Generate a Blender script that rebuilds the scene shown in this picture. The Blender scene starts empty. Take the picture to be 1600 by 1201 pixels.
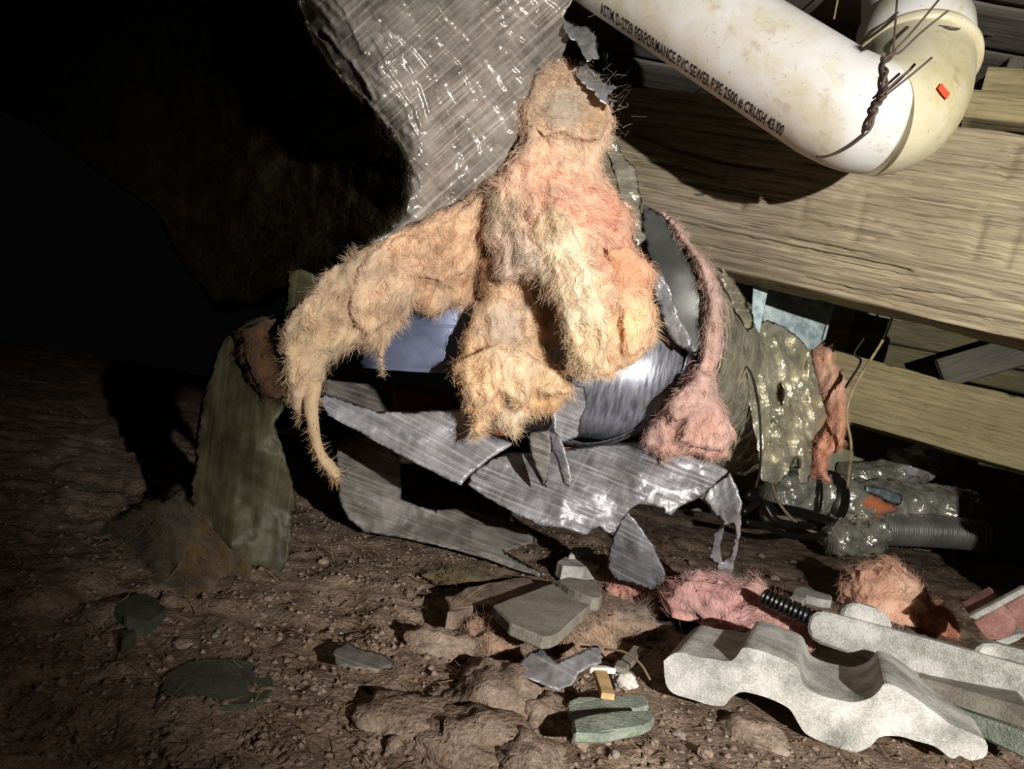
import bpy, bmesh, math, random
import numpy as np
from mathutils import Vector, Matrix
from mathutils.geometry import delaunay_2d_cdt

# ------------------------------------------------------------------ camera, light, exposure
SC = bpy.context.scene
COL = bpy.data.collections.new('crawl_space'); SC.collection.children.link(COL)
F = 1202.0; ROLL = math.radians(10.0); CA, SA = math.cos(ROLL), math.sin(ROLL); H = 0.25

cam_d = bpy.data.cameras.new('camera'); cam = bpy.data.objects.new('camera', cam_d); SC.collection.objects.link(cam)
cam_d.sensor_fit = 'HORIZONTAL'; cam_d.sensor_width = 36.0; cam_d.lens = 36.0 * F / 1600.0
cam_d.clip_start = 0.02; cam_d.clip_end = 50
cam.matrix_world = Matrix(((CA, -SA, 0, 0), (0, 0, -1, 0), (SA, CA, 0, H), (0, 0, 0, 1)))
SC.camera = cam

def W(px, py, d):
    """photo pixel + distance along the view axis -> world point(s)"""
    px = np.asarray(px, float); py = np.asarray(py, float); d = np.asarray(d, float)
    xc = (px - 800) / F * d; yc = -(py - 600.5) / F * d
    return np.stack([xc * CA - yc * SA, d + 0 * xc, H + xc * SA + yc * CA], -1)
def V(px, py, d): return Vector(W(px, py, d).tolist())

wd = bpy.data.worlds.new('dark'); SC.world = wd; wd.use_nodes = True
wd.node_tree.nodes['Background'].inputs[0].default_value = (0.9, 0.95, 1, 1)
wd.node_tree.nodes['Background'].inputs[1].default_value = 0.0012

def spot(name, aim, watts, size, blend, color, radius):
    l = bpy.data.lights.new(name, 'SPOT'); o = bpy.data.objects.new(name, l); SC.collection.objects.link(o)
    p = Vector((0.40, -0.35, H + 0.14)); o.location = p
    o.rotation_euler = (V(*aim) - p).to_track_quat('-Z', 'Y').to_euler()
    l.energy = watts; l.spot_size = math.radians(size); l.spot_blend = blend; l.color = color; l.shadow_soft_size = radius
    return o
# one hand torch held to the right of the lens: faint spill, beam and hot spot
spot('torch_spill', (1080, 820, 1.0), 5.5, 92, 1.0, (1.0, 0.97, 0.94), 0.007)
spot('torch_beam', (1160, 600, 1.0), 64.0, 73, 0.8, (1.0, 0.97, 0.94), 0.007)
spot('torch_hot_spot', (1640, 400, 1.0), 27.0, 36, 1.0, (1.0, 0.92, 0.64), 0.007)

SC.view_settings.view_transform = 'Standard'; SC.view_settings.look = 'None'
SC.view_settings.exposure = 0.18; SC.view_settings.gamma = 1.0; SC.view_settings.use_curve_mapping = False

# ------------------------------------------------------------------ noise and small maths
rng = np.random.default_rng(7); random.seed(7)
def _h(ix, iy, iz):
    n = (ix.astype(np.int64) * 374761393 + iy.astype(np.int64) * 668265263 + iz.astype(np.int64) * 1274126177) & 0xffffffff
    n = ((n ^ (n >> 13)) * 1274126177) & 0xffffffff
    n = ((n ^ (n >> 16)) * 2246822519) & 0xffffffff
    return (n ^ (n >> 15)) / 4294967295.0 * 2 - 1
def vn(p):
    p = np.asarray(p, float)
    if p.shape[-1] == 2: p = np.concatenate([p, np.zeros(p.shape[:-1] + (1,))], -1)
    i = np.floor(p).astype(np.int64); f = p - i; u = f * f * f * (f * (f * 6 - 15) + 10)
    x, y, z = i[..., 0], i[..., 1], i[..., 2]; a, b, c = u[..., 0], u[..., 1], u[..., 2]
    def L(s, t, k): return s + (t - s) * k
    return L(L(L(_h(x, y, z), _h(x+1, y, z), a), L(_h(x, y+1, z), _h(x+1, y+1, z), a), b),
             L(L(_h(x, y, z+1), _h(x+1, y, z+1), a), L(_h(x, y+1, z+1), _h(x+1, y+1, z+1), a), b), c)
def fbm(p, o=4, g=0.5):
    p = np.asarray(p, float); s = 0; a = 1.0; t = 0
    for k in range(o):
        s = s + a * vn(p * 2.0**k + 17.3 * k); t += a; a *= g
    return s / t
def ridge(p, o=3, g=0.5):
    p = np.asarray(p, float); s = 0; a = 1.0; t = 0
    for k in range(o):
        s = s + a * (1 - np.abs(vn(p * 2.0**k + 9.1 * k)) * 2); t += a; a *= g
    return s / t
def lin(c):
    c = np.asarray(c, float) / 255.0
    return np.where(c <= 0.04045, c / 12.92, ((c + 0.055) / 1.055) ** 2.4)

def ground_z(x, y):
    x = np.asarray(x, float); y = np.asarray(y, float)
    p = np.stack([x, y], -1)
    z = 0.014 * fbm(p * 5 + 3.1, 3) + 0.006 * fbm(p * 22 + 8.0, 3) + 0.0022 * fbm(p * 95, 2)
    q = vn(p * np.array([4.0, 9.0]) + 5.0) + 0.35 * vn(p * 30)
    z = z + 0.007 * np.tanh(q * 9) * (0.5 + 0.5 * vn(p * 3 + 50))
    w = np.exp(-(((x - 0.0) / 0.22) ** 2 + ((y - 0.72) / 0.22) ** 2))
    z = z + w * 0.010 * ridge(p * 16, 3)
    w2 = np.exp(-(((x - 0.29) / 0.20) ** 2 + ((y - 0.66) / 0.12) ** 2))
    return z * (1 - 0.75 * w2) - 0.005 * w2
def G(px, py, up=0.0):
    """pixel -> point on the ground (plus a height)"""
    z = 0.0
    for _ in range(6):
        xc = (px - 800) / F; yc = -(py - 600.5) / F
        d = (z + up - H) / (xc * SA + yc * CA)
        p = W(px, py, d); z = float(ground_z(p[0], p[1]))
    return p
def PL(px, py, z):
    """pixel -> point on the level plane at height z"""
    xc = (px - 800) / F; yc = -(py - 600.5) / F
    return W(px, py, (z - H) / (xc * SA + yc * CA))

# ------------------------------------------------------------------ materials
def new_mat(name):
    m = bpy.data.materials.new(name); m.use_nodes = True
    nt = m.node_tree; b = nt.nodes['Principled BSDF']; return m, nt, b
def N(nt, t, **kw):
    n = nt.nodes.new(t)
    for k, v in kw.items():
        if k in ('ins',):
            for a, c in v.items():
                if hasattr(c, 'is_linked') or hasattr(c, 'links'): nt.links.new(c, n.inputs[a])
                else: n.inputs[a].default_value = c
        else: setattr(n, k, v)
    return n
def ramp(nt, fac, stops):
    r = nt.nodes.new('ShaderNodeValToRGB'); e = r.color_ramp.elements
    while len(e) < len(stops): e.new(0.5)
    for k, (p, c) in enumerate(stops):
        e[k].position = p; e[k].color = (*lin(c), 1)
    nt.links.new(fac, r.inputs[0]); return r.outputs[0]
def math_(nt, op, a, b=None, c=None):
    n = nt.nodes.new('ShaderNodeMath'); n.operation = op
    for i, v in enumerate((a, b, c)):
        if v is None: continue
        if isinstance(v, (int, float)): n.inputs[i].default_value = v
        else: nt.links.new(v, n.inputs[i])
    return n.outputs[0]
def noise(nt, vec, scale, detail=4, rough=0.55, dist=0.0):
    n = nt.nodes.new('ShaderNodeTexNoise'); n.inputs['Scale'].default_value = scale; n.inputs['Detail'].default_value = detail
    n.inputs['Roughness'].default_value = rough; n.inputs['Distortion'].default_value = dist
    if vec is not None: nt.links.new(vec, n.inputs['Vector'])
    return n.outputs[0]
def mapped(nt, out, scale=(1, 1, 1), rot=(0, 0, 0)):
    n = nt.nodes.new('ShaderNodeMapping'); n.inputs['Scale'].default_value = scale; n.inputs['Rotation'].default_value = rot
    nt.links.new(out, n.inputs['Vector']); return n.outputs[0]
def mixc(nt, fac, a, b, mode='MIX'):
    n = nt.nodes.new('ShaderNodeMix'); n.data_type = 'RGBA'; n.blend_type = mode
    for i, v in ((0, fac), (6, a), (7, b)):
        if isinstance(v, (int, float)): n.inputs[i].default_value = v
        elif isinstance(v, tuple): n.inputs[i].default_value = (*lin(v), 1)
        else: nt.links.new(v, n.inputs[i])
    return n.outputs[2]
def bump(nt, b, height, strength, dist):
    n = nt.nodes.new('ShaderNodeBump'); n.inputs['Strength'].default_value = strength; n.inputs['Distance'].default_value = dist
    nt.links.new(height, n.inputs['Height']); nt.links.new(n.outputs[0], b.inputs['Normal'])
def coords(nt, kind='Object'): return nt.nodes.new('ShaderNodeTexCoord').outputs[kind]
def position(nt): return nt.nodes.new('ShaderNodeNewGeometry').outputs['Position']

def m_foil(name, dark, light, scrim=0.5, metal=0.45, rough=0.36, angle=0.0, grid=0.0, wr=1.0, pitch=0.0042):
    """metallised plastic jacket with reinforcing yarns (UV map in metres)"""
    m, nt, b = new_mat(name); uv = coords(nt, 'UV')
    r = mapped(nt, uv, rot=(0, 0, angle)); r2 = mapped(nt, uv, rot=(0, 0, angle + math.radians(84)))
    n2 = noise(nt, r, 26, 5, 0.6)
    s1 = noise(nt, mapped(nt, r, (330, 9, 1)), 1.0, 3, 0.55, 0.15)
    s2 = noise(nt, mapped(nt, r2, (210, 9, 1)), 1.0, 3, 0.55, 0.15)
    def line(x): 
        k = nt.nodes.new('ShaderNodeMapRange'); k.inputs[1].default_value = 0.50; k.inputs[2].default_value = 0.68; nt.links.new(x, k.inputs[0]); return k.outputs[0]
    ln = math_(nt, 'ADD', line(s1), math_(nt, 'MULTIPLY', line(s2), grid))
    vor = nt.nodes.new('ShaderNodeTexVoronoi'); vor.feature = 'DISTANCE_TO_EDGE'; vor.inputs['Scale'].default_value = 52
    wv = nt.nodes.new('ShaderNodeTexNoise'); wv.inputs['Scale'].default_value = 40; nt.links.new(r, wv.inputs['Vector'])
    nt.links.new(mixc(nt, 0.02, r, wv.outputs[1]), vor.inputs['Vector'])
    cr = math_(nt, 'MINIMUM', vor.outputs[0], 0.2)
    base = ramp(nt, n2, [(0.34, dark), (0.64, light)])
    base = mixc(nt, math_(nt, 'MINIMUM', math_(nt, 'MULTIPLY', ln, scrim * 0.62), 0.9), base, tuple(np.minimum(np.array(light) * 1.32, 255).tolist()))
    base = mixc(nt, math_(nt, 'MULTIPLY', math_(nt, 'SUBTRACT', noise(nt, mapped(nt, r, (300, 14, 1)), 1.0, 3), 0.5), 2.0 * scrim), base, tuple((np.array(dark) * 0.45).tolist()))
    nt.links.new(base, b.inputs['Base Color']); b.inputs['Metallic'].default_value = metal
    nt.links.new(math_(nt, 'MULTIPLY_ADD', n2, 0.3, rough - 0.15), b.inputs['Roughness'])
    hgt = math_(nt, 'ADD', math_(nt, 'MULTIPLY', ln, 0.10 * scrim), math_(nt, 'ADD', math_(nt, 'MULTIPLY', cr, 1.7 * wr), math_(nt, 'MULTIPLY', noise(nt, r, 120, 3), 0.9 * wr)))
    bump(nt, b, hgt, 0.7, 0.0016)
    return m
def m_wool(name):
    m, nt, b = new_mat(name)
    at = N(nt, 'ShaderNodeAttribute', attribute_name='Col')
    p = position(nt)
    n = noise(nt, mapped(nt, p, (260, 260, 130), (0.4, 0.5, 0)), 1.0, 4, 0.65)
    n2 = noise(nt, p, 34, 4, 0.6)
    k = math_(nt, 'ADD', math_(nt, 'MULTIPLY_ADD', n, 0.45, 0.55), math_(nt, 'MULTIPLY_ADD', n2, 0.6, -0.05))
    c = mixc(nt, 1.0, at.outputs[0], N(nt, 'ShaderNodeCombineColor', ins={0: k, 1: k, 2: k}).outputs[0], 'MULTIPLY')
    nt.links.new(c, b.inputs['Base Color']); b.inputs['Roughness'].default_value = 0.95
    b.inputs['Specular IOR Level'].default_value = 0.15
    b.inputs['Sheen Weight'].default_value = 0.15
    b.inputs['Subsurface Weight'].default_value = 0.0
    bump(nt, b, n, 0.7, 0.003)
    return m
def m_wood(name, dark, light, scale=1.0, rough=0.85, stain=(70, 60, 50)):
    m, nt, b = new_mat(name); uv = coords(nt, 'UV')
    g = noise(nt, mapped(nt, uv, (5 * scale, 150 * scale, 1)), 1.0, 6, 0.65, 0.3)
    g2 = noise(nt, mapped(nt, uv, (9 * scale, 420 * scale, 1)), 1.0, 4, 0.6)
    big = noise(nt, mapped(nt, uv, (6, 14, 1)), 1.0, 4, 0.6)
    k = math_(nt, 'ADD', math_(nt, 'MULTIPLY', g, 0.6), math_(nt, 'MULTIPLY', g2, 0.4))
    c = ramp(nt, k, [(0.30, dark), (0.50, tuple((np.array(dark) * 0.4 + np.array(light) * 0.6).tolist())), (0.66, light)])
    c = mixc(nt, math_(nt, 'MULTIPLY', math_(nt, 'SUBTRACT', big, 0.40), 1.3), c, stain)
    fine = noise(nt, mapped(nt, uv, (16 * scale, 520 * scale, 1)), 1.0, 3, 0.5, 0.4)
    c = mixc(nt, math_(nt, 'MULTIPLY', math_(nt, 'GREATER_THAN', fine, 0.60), 0.5), c, tuple((np.array(dark) * 0.55).tolist()))
    nt.links.new(c, b.inputs['Base Color']); b.inputs['Roughness'].default_value = rough
    b.inputs['Specular IOR Level'].default_value = 0.25
    bump(nt, b, k, 0.8, 0.0022)
    return m
def m_rough(name, stops, scale, rough=0.92, bs=0.7, bd=0.0015, spec=0.25, fine=420):
    m, nt, b = new_mat(name); p = position(nt)
    n = noise(nt, p, scale, 6, 0.65); n2 = noise(nt, p, fine, 3, 0.6)
    k = math_(nt, 'ADD', math_(nt, 'MULTIPLY', n, 0.65), math_(nt, 'MULTIPLY', n2, 0.35))
    nt.links.new(ramp(nt, k, stops), b.inputs['Base Color']); b.inputs['Roughness'].default_value = rough
    b.inputs['Specular IOR Level'].default_value = spec
    bump(nt, b, math_(nt, 'ADD', n2, n), bs, bd)
    return m
def m_metal(name, dark, light, scale=30, metal=0.8, rough=0.4, stretch=(1, 1, 1), bd=0.0006):
    m, nt, b = new_mat(name); p = mapped(nt, position(nt), stretch)
    n = noise(nt, p, scale, 5, 0.6)
    nt.links.new(ramp(nt, n, [(0.35, dark), (0.65, light)]), b.inputs['Base Color'])
    b.inputs['Metallic'].default_value = metal
    nt.links.new(math_(nt, 'MULTIPLY_ADD', n, 0.3, rough - 0.15), b.inputs['Roughness'])
    bump(nt, b, noise(nt, p, scale * 2, 3), 0.5, bd)
    return m
def m_plain(name, c, rough=0.6, metal=0.0, spec=0.4):
    m, nt, b = new_mat(name); n = noise(nt, position(nt), 60, 4)
    a = np.array(c, float)
    nt.links.new(ramp(nt, n, [(0.3, tuple(a * 0.8)), (0.7, tuple(np.minimum(a * 1.15, 255)))]), b.inputs['Base Color'])
    b.inputs['Roughness'].default_value = rough; b.inputs['Metallic'].default_value = metal; b.inputs['Specular IOR Level'].default_value = spec
    return m
def m_pvc(name, c1=(224, 221, 215), c2=(208, 198, 172)):
    m, nt, b = new_mat(name); p = position(nt)
    n = noise(nt, p, 13, 6, 0.65, 0.8); n2 = noise(nt, p, 46, 5, 0.65, 1.2); n3 = noise(nt, p, 230, 2, 0.5)
    base = ramp(nt, n, [(0.42, c1), (0.64, c2)])
    st = ramp(nt, math_(nt, 'ADD', math_(nt, 'MULTIPLY', n2, 0.7), math_(nt, 'MULTIPLY', n, 0.3)), [(0.56, (0, 0, 0)), (0.70, (255, 255, 255))])
    base = mixc(nt, math_(nt, 'MULTIPLY', N(nt, 'ShaderNodeRGBToBW', ins={0: st}).outputs[0], 0.55), base, (158, 128, 82))
    base = mixc(nt, math_(nt, 'MULTIPLY', math_(nt, 'GREATER_THAN', n3, 0.70), 0.35), base, (110, 100, 86))
    nt.links.new(base, b.inputs['Base Color']); b.inputs['Roughness'].default_value = 0.42
    b.inputs['Specular IOR Level'].default_value = 0.4
    bump(nt, b, n2, 0.25, 0.001)
    return m
M = {}
M['jacket'] = m_foil('reinforced_silver_jacket', (124, 115, 105), (184, 174, 162), 0.8, 0.3, 0.27, math.radians(-48), 0.3, 0.8)
M['jacket_right'] = m_foil('dusty_silver_jacket', (142, 136, 116), (204, 196, 172), 0.7, 0.42, 0.27, math.radians(82), 0.0, 1.5)
M['foil_warm'] = m_foil('crumpled_warm_foil', (176, 171, 146), (230, 224, 198), 0.2, 0.55, 0.26, 0.4, 0.0, 1.2)
M['flap'] = m_foil('silver_grey_torn_jacket', (128, 126, 128), (184, 182, 186), 0.75, 0.22, 0.42, math.radians(62), 0.0, 0.7)
M['flap_grid'] = m_foil('silver_gridded_jacket', (112, 110, 110), (176, 174, 176), 1.0, 0.25, 0.40, math.radians(68), 0.3, 0.7)
M['flap_dull'] = m_foil('dull_grey_jacket_back', (96, 91, 86), (142, 135, 126), 0.9, 0.12, 0.6, math.radians(70), 0.0, 0.6)
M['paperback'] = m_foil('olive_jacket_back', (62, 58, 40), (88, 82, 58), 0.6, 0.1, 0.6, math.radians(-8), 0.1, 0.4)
M['foil'] = m_foil('bright_crinkled_foil', (150, 150, 152), (214, 212, 212), 0.25, 0.4, 0.30, 0.3, 0.0, 1.6)
M['foil_dark'] = m_foil('tarnished_foil', (160, 160, 146), (224, 222, 206), 0.25, 0.62, 0.22, 0.3, 0.0, 2.2)
M['wool'] = m_wool('glass_wool')
M['beam'] = m_wood('old_rough_beam_wood', (98, 87, 72), (188, 174, 146), 1.0, 0.85, (96, 84, 70))
M['beam2'] = m_wood('old_pale_beam_wood', (104, 94, 70), (168, 156, 120), 1.2, 0.85, (110, 98, 76))
M['plank'] = m_wood('weathered_plank_wood', (82, 76, 60), (134, 124, 98), 1.2, 0.85, (70, 66, 56))
M['greywood'] = m_wood('grey_plank_wood', (76, 74, 68), (118, 114, 104), 1.0, 0.85, (66, 62, 58))
M['subfloor'] = m_wood('dusty_subfloor_wood', (70, 66, 62), (120, 114, 106), 0.8, 0.9, (60, 56, 52))
M['dirt'] = m_rough('brown_dirt', [(0.36, (96, 79, 66)), (0.5, (140, 119, 101)), (0.66, (176, 156, 137))], 24, 0.95, 0.9, 0.004, 0.15, 260)
M['clod'] = m_rough('dry_dirt_clod', [(0.36, (104, 88, 75)), (0.5, (146, 126, 109)), (0.66, (180, 161, 144))], 40, 0.95, 0.8, 0.003, 0.15, 300)
M['tile'] = m_rough('pale_concrete_tile', [(0.38, (132, 132, 122)), (0.5, (182, 179, 170)), (0.60, (216, 212, 204))], 26, 0.9, 0.8, 0.0012, 0.3, 640)
M['tile_grey'] = m_rough('grey_concrete_tile', [(0.36, (112, 106, 94)), (0.5, (142, 135, 122)), (0.66, (164, 157, 144))], 26, 0.9, 0.5, 0.001, 0.25, 420)
M['tile_green'] = m_rough('green_grey_slate', [(0.36, (104, 112, 98)), (0.5, (140, 148, 132)), (0.66, (172, 176, 160))], 40, 0.85, 0.8, 0.0016, 0.3, 360)
M['tile_red'] = m_rough('faded_red_tile', [(0.36, (120, 84, 76)), (0.5, (150, 108, 98)), (0.66, (176, 138, 126))], 30, 0.9, 0.5, 0.001, 0.25, 400)
M['dark_slab'] = m_rough('dark_green_slab', [(0.36, (60, 62, 50)), (0.5, (84, 86, 72)), (0.66, (104, 104, 90))], 30, 0.8, 0.5, 0.001, 0.3, 300)
M['concrete'] = m_rough('pale_green_concrete', [(0.36, (124, 124, 104)), (0.5, (150, 150, 128)), (0.66, (172, 170, 148))], 14, 0.95, 0.5, 0.002, 0.2, 200)
M['pvc'] = m_pvc('stained_white_pvc'); M['pvc_warm_lit'] = m_pvc('warm_lit_pvc_fitting', (206, 199, 170), (190, 178, 138))  # fitting copy tinted cream for the warm light of the torch hot spot
M['ink'] = m_plain('black_print_ink', (34, 34, 44), 0.7)
M['sticker'] = m_plain('orange_red_label', (226, 78, 52), 0.6)
M['wire'] = m_plain('rusty_tie_wire', (98, 84, 72), 0.6, 0.3)
M['wire_dark'] = m_plain('dark_wire', (30, 27, 24), 0.6)
M['wire_tan'] = m_plain('tan_wire', (150, 134, 104), 0.6)
M['duct'] = m_metal('blue_grey_sheet_metal', (104, 112, 136), (136, 144, 170), 18, 0.25, 0.42)
M['duct_bright'] = m_metal('scratched_galvanised_duct', (120, 122, 130), (186, 188, 196), 1.0, 0.6, 0.36, (230, 50, 34), 0.0006)
M['duct_grey'] = m_metal('dusty_grey_duct', (104, 106, 102), (150, 150, 144), 10, 0.45, 0.45)
M['galv'] = m_metal('galvanised_steel', (96, 112, 116), (152, 166, 168), 60, 0.45, 0.45)
M['black_plastic'] = m_plain('black_plastic', (26, 26, 24), 0.35)
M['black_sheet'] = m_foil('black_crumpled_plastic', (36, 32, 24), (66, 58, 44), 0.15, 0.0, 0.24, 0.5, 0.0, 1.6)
M['twig'] = m_plain('dry_twig', (120, 98, 72), 0.9)
M['yellow_chip'] = m_plain('yellow_wood_chip', (206, 172, 120), 0.8)
M['white_chip'] = m_plain('white_chip', (215, 208, 196), 0.7)

# ------------------------------------------------------------------ mesh helpers
LOC = {}
def mk(name, v, faces, mat, parent=None, uv=None, col=None, smooth=True, label=None, cat=None, group=None, kind=None, origin=None):
    v = np.asarray(v, float)
    if parent is None:
        o0 = np.array(origin, float) if origin is not None else np.array([v[:, 0].mean(), v[:, 1].mean(), v[:, 2].min()])
    else:
        o0 = np.zeros(3)
    base = LOC[parent.name] if parent is not None else o0
    me = bpy.data.meshes.new(name)
    if isinstance(faces, np.ndarray):
        nf, k = faces.shape
        me.vertices.add(len(v)); me.vertices.foreach_set('co', (v - base).astype(np.float32).ravel())
        me.loops.add(nf * k); me.loops.foreach_set('vertex_index', faces.astype(np.int32).ravel())
        me.polygons.add(nf); me.polygons.foreach_set('loop_start', np.arange(0, nf * k, k, dtype=np.int32))
        me.update(calc_edges=True)
    else:
        me.from_pydata((v - base).tolist(), [], faces); me.update()
    if smooth: me.polygons.foreach_set('use_smooth', [True] * len(me.polygons))
    if uv is not None:
        l = me.uv_layers.new(name='UVMap'); li = np.empty(len(me.loops), np.int32); me.loops.foreach_get('vertex_index', li)
        l.data.foreach_set('uv', np.asarray(uv, np.float32)[li].ravel())
    if col is not None:
        a = me.attributes.new('Col', 'FLOAT_COLOR', 'POINT')
        a.data.foreach_set('color', np.concatenate([np.asarray(col, np.float32), np.ones((len(v), 1), np.float32)], 1).ravel())
    me.materials.append(mat); me.validate()
    o = bpy.data.objects.new(name, me); COL.objects.link(o)
    if parent is not None: o.parent = parent; LOC[o.name] = base
    else: o.location = o0; LOC[o.name] = o0
    tag(o, label, cat, group, kind); return o
def tag(o, label=None, cat=None, group=None, kind=None):
    if label: o['label'] = label
    if cat: o['category'] = cat
    if group: o['group'] = group
    if kind: o['kind'] = kind
    return o
def thing(name, loc, label, cat, group=None, kind=None):
    o = bpy.data.objects.new(name, None); COL.objects.link(o); o.location = loc; o.empty_display_size = 0.02
    LOC[o.name] = np.array(loc, float); return tag(o, label, cat, group, kind)

def grid_faces(nu, nv, wrap_v=False):
    i = np.arange(nu - 1)[:, None]; j = np.arange(nv if wrap_v else nv - 1)[None]
    j2 = (j + 1) % nv
    return np.stack([i * nv + j, i * nv + j2, (i + 1) * nv + j2, (i + 1) * nv + j], -1).reshape(-1, 4)
def resample(P, step):
    P = np.asarray(P, float); s = np.concatenate([[0], np.cumsum(np.linalg.norm(np.diff(P, axis=0), axis=1))])
    n = max(2, int(s[-1] / step) + 1); t = np.linspace(0, s[-1], n)
    return np.stack([np.interp(t, s, P[:, k]) for k in range(P.shape[1])], -1)
def smooth_path(P, n=8):
    """Catmull-Rom through points"""
    P = np.asarray(P, float); Q = np.vstack([2 * P[0] - P[1], P, 2 * P[-1] - P[-2]]); out = []
    for i in range(1, len(Q) - 2):
        t = np.linspace(0, 1, n, endpoint=False)[:, None]
        a, b, c, d = Q[i-1], Q[i], Q[i+1], Q[i+2]
        out.append(0.5 * ((2*b) + (c-a)*t + (2*a-5*b+4*c-d)*t*t + (3*b-a-3*c+d)*t**3))
    return np.vstack(out + [P[-1:]])
def frames(P):
    T = np.gradient(P, axis=0); T /= np.linalg.norm(T, axis=1)[:, None] + 1e-12
    up = np.array([0, 0, 1.0]) if abs(T[0, 2]) < 0.9 else np.array([0, 1.0, 0])
    n = np.cross(up, T[0]); n /= np.linalg.norm(n); Ns = [n]
    for k in range(1, len(P)):
        n = Ns[-1] - T[k] * np.dot(Ns[-1], T[k]); n /= np.linalg.norm(n); Ns.append(n)
    Ns = np.array(Ns); return T, Ns, np.cross(T, Ns)
def tube_mesh(P, r, seg=10, cap=True, disp=None):
    P = np.asarray(P, float); n = len(P); r = np.broadcast_to(np.asarray(r, float), (n,))
    T, A, B = frames(P); th = np.linspace(0, 2 * np.pi, seg, endpoint=False)
    R = r[:, None] + np.zeros(seg)
    s = np.concatenate([[0], np.cumsum(np.linalg.norm(np.diff(P, axis=0), axis=1))])
    if disp is not None: R = R + disp(s[:, None] + 0 * R, th[None] + 0 * R)
    v = P[:, None] + R[..., None] * (np.cos(th)[None, :, None] * A[:, None] + np.sin(th)[None, :, None] * B[:, None])
    v = v.reshape(-1, 3); f = grid_faces(n, seg, True)[:, ::-1].tolist()
    if cap: f += [list(range(seg)), list(range((n - 1) * seg, n * seg))[::-1]]
    uv = np.stack([(th[None] * r.mean() + 0 * R).ravel(), (s[:, None] + 0 * R).ravel()], -1)
    return v, f, uv
def tube(name, P, r, mat, seg=10, parent=None, **kw):
    disp = kw.pop('disp', None); cap = kw.pop('cap', True)
    v, f, uv = tube_mesh(P, r, seg, cap, disp); return mk(name, v, f, mat, parent, uv=uv, **kw)

def inside(P, poly):
    x, y = P[:, 0], P[:, 1]; r = np.zeros(len(P), bool); q = np.roll(poly, 1, 0)
    for (x1, y1), (x2, y2) in zip(poly, q):
        c = ((y1 > y) != (y2 > y)) & (x < (x2 - x1) * (y - y1) / (y2 - y1 + 1e-12) + x1); r ^= c
    return r
def seg_dist(P, poly):
    d = np.full(len(P), 1e9); q = np.roll(poly, -1, 0)
    for a, b in zip(poly, q):
        ab = b - a; t = np.clip(((P - a) @ ab) / (ab @ ab + 1e-9), 0, 1)
        d = np.minimum(d, np.linalg.norm(P - a - t[:, None] * ab, axis=1))
    return d
def ragged(poly, step, amp, freq, seed):
    P = resample(np.vstack([poly, poly[:1]]), step)[:-1]
    T = np.roll(P, -1, 0) - np.roll(P, 1, 0); T /= np.linalg.norm(T, axis=1)[:, None] + 1e-9
    nrm = np.stack([T[:, 1], -T[:, 0]], -1)
    return P + nrm * (amp * fbm(P * freq + seed * 13.7, 3, 0.6))[:, None]
class Field:
    def __init__(s, ctl):
        c = np.array(ctl, float); s.p = c[:, :2] / 100; n = len(c)
        if n < 4: s.c = None; A = np.c_[np.ones(n), s.p][:, :n]; s.w = np.linalg.lstsq(np.c_[np.ones(n), s.p], c[:, 2], rcond=None)[0]; return
        K = np.linalg.norm(s.p[:, None] - s.p[None], axis=2) + 0.02 * np.eye(n) * 0
        Q = np.c_[np.ones(n), s.p]; A = np.block([[K, Q], [Q.T, np.zeros((3, 3))]])
        s.c = np.linalg.lstsq(A, np.r_[c[:, 2], 0, 0, 0], rcond=None)[0]
    def __call__(s, P):
        P = np.asarray(P, float) / 100
        if s.c is None: return np.c_[np.ones(len(P)), P] @ s.w
        K = np.linalg.norm(P[:, None] - s.p[None], axis=2)
        return K @ s.c[:-3] + np.c_[np.ones(len(P)), P] @ s.c[-3:]

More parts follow.
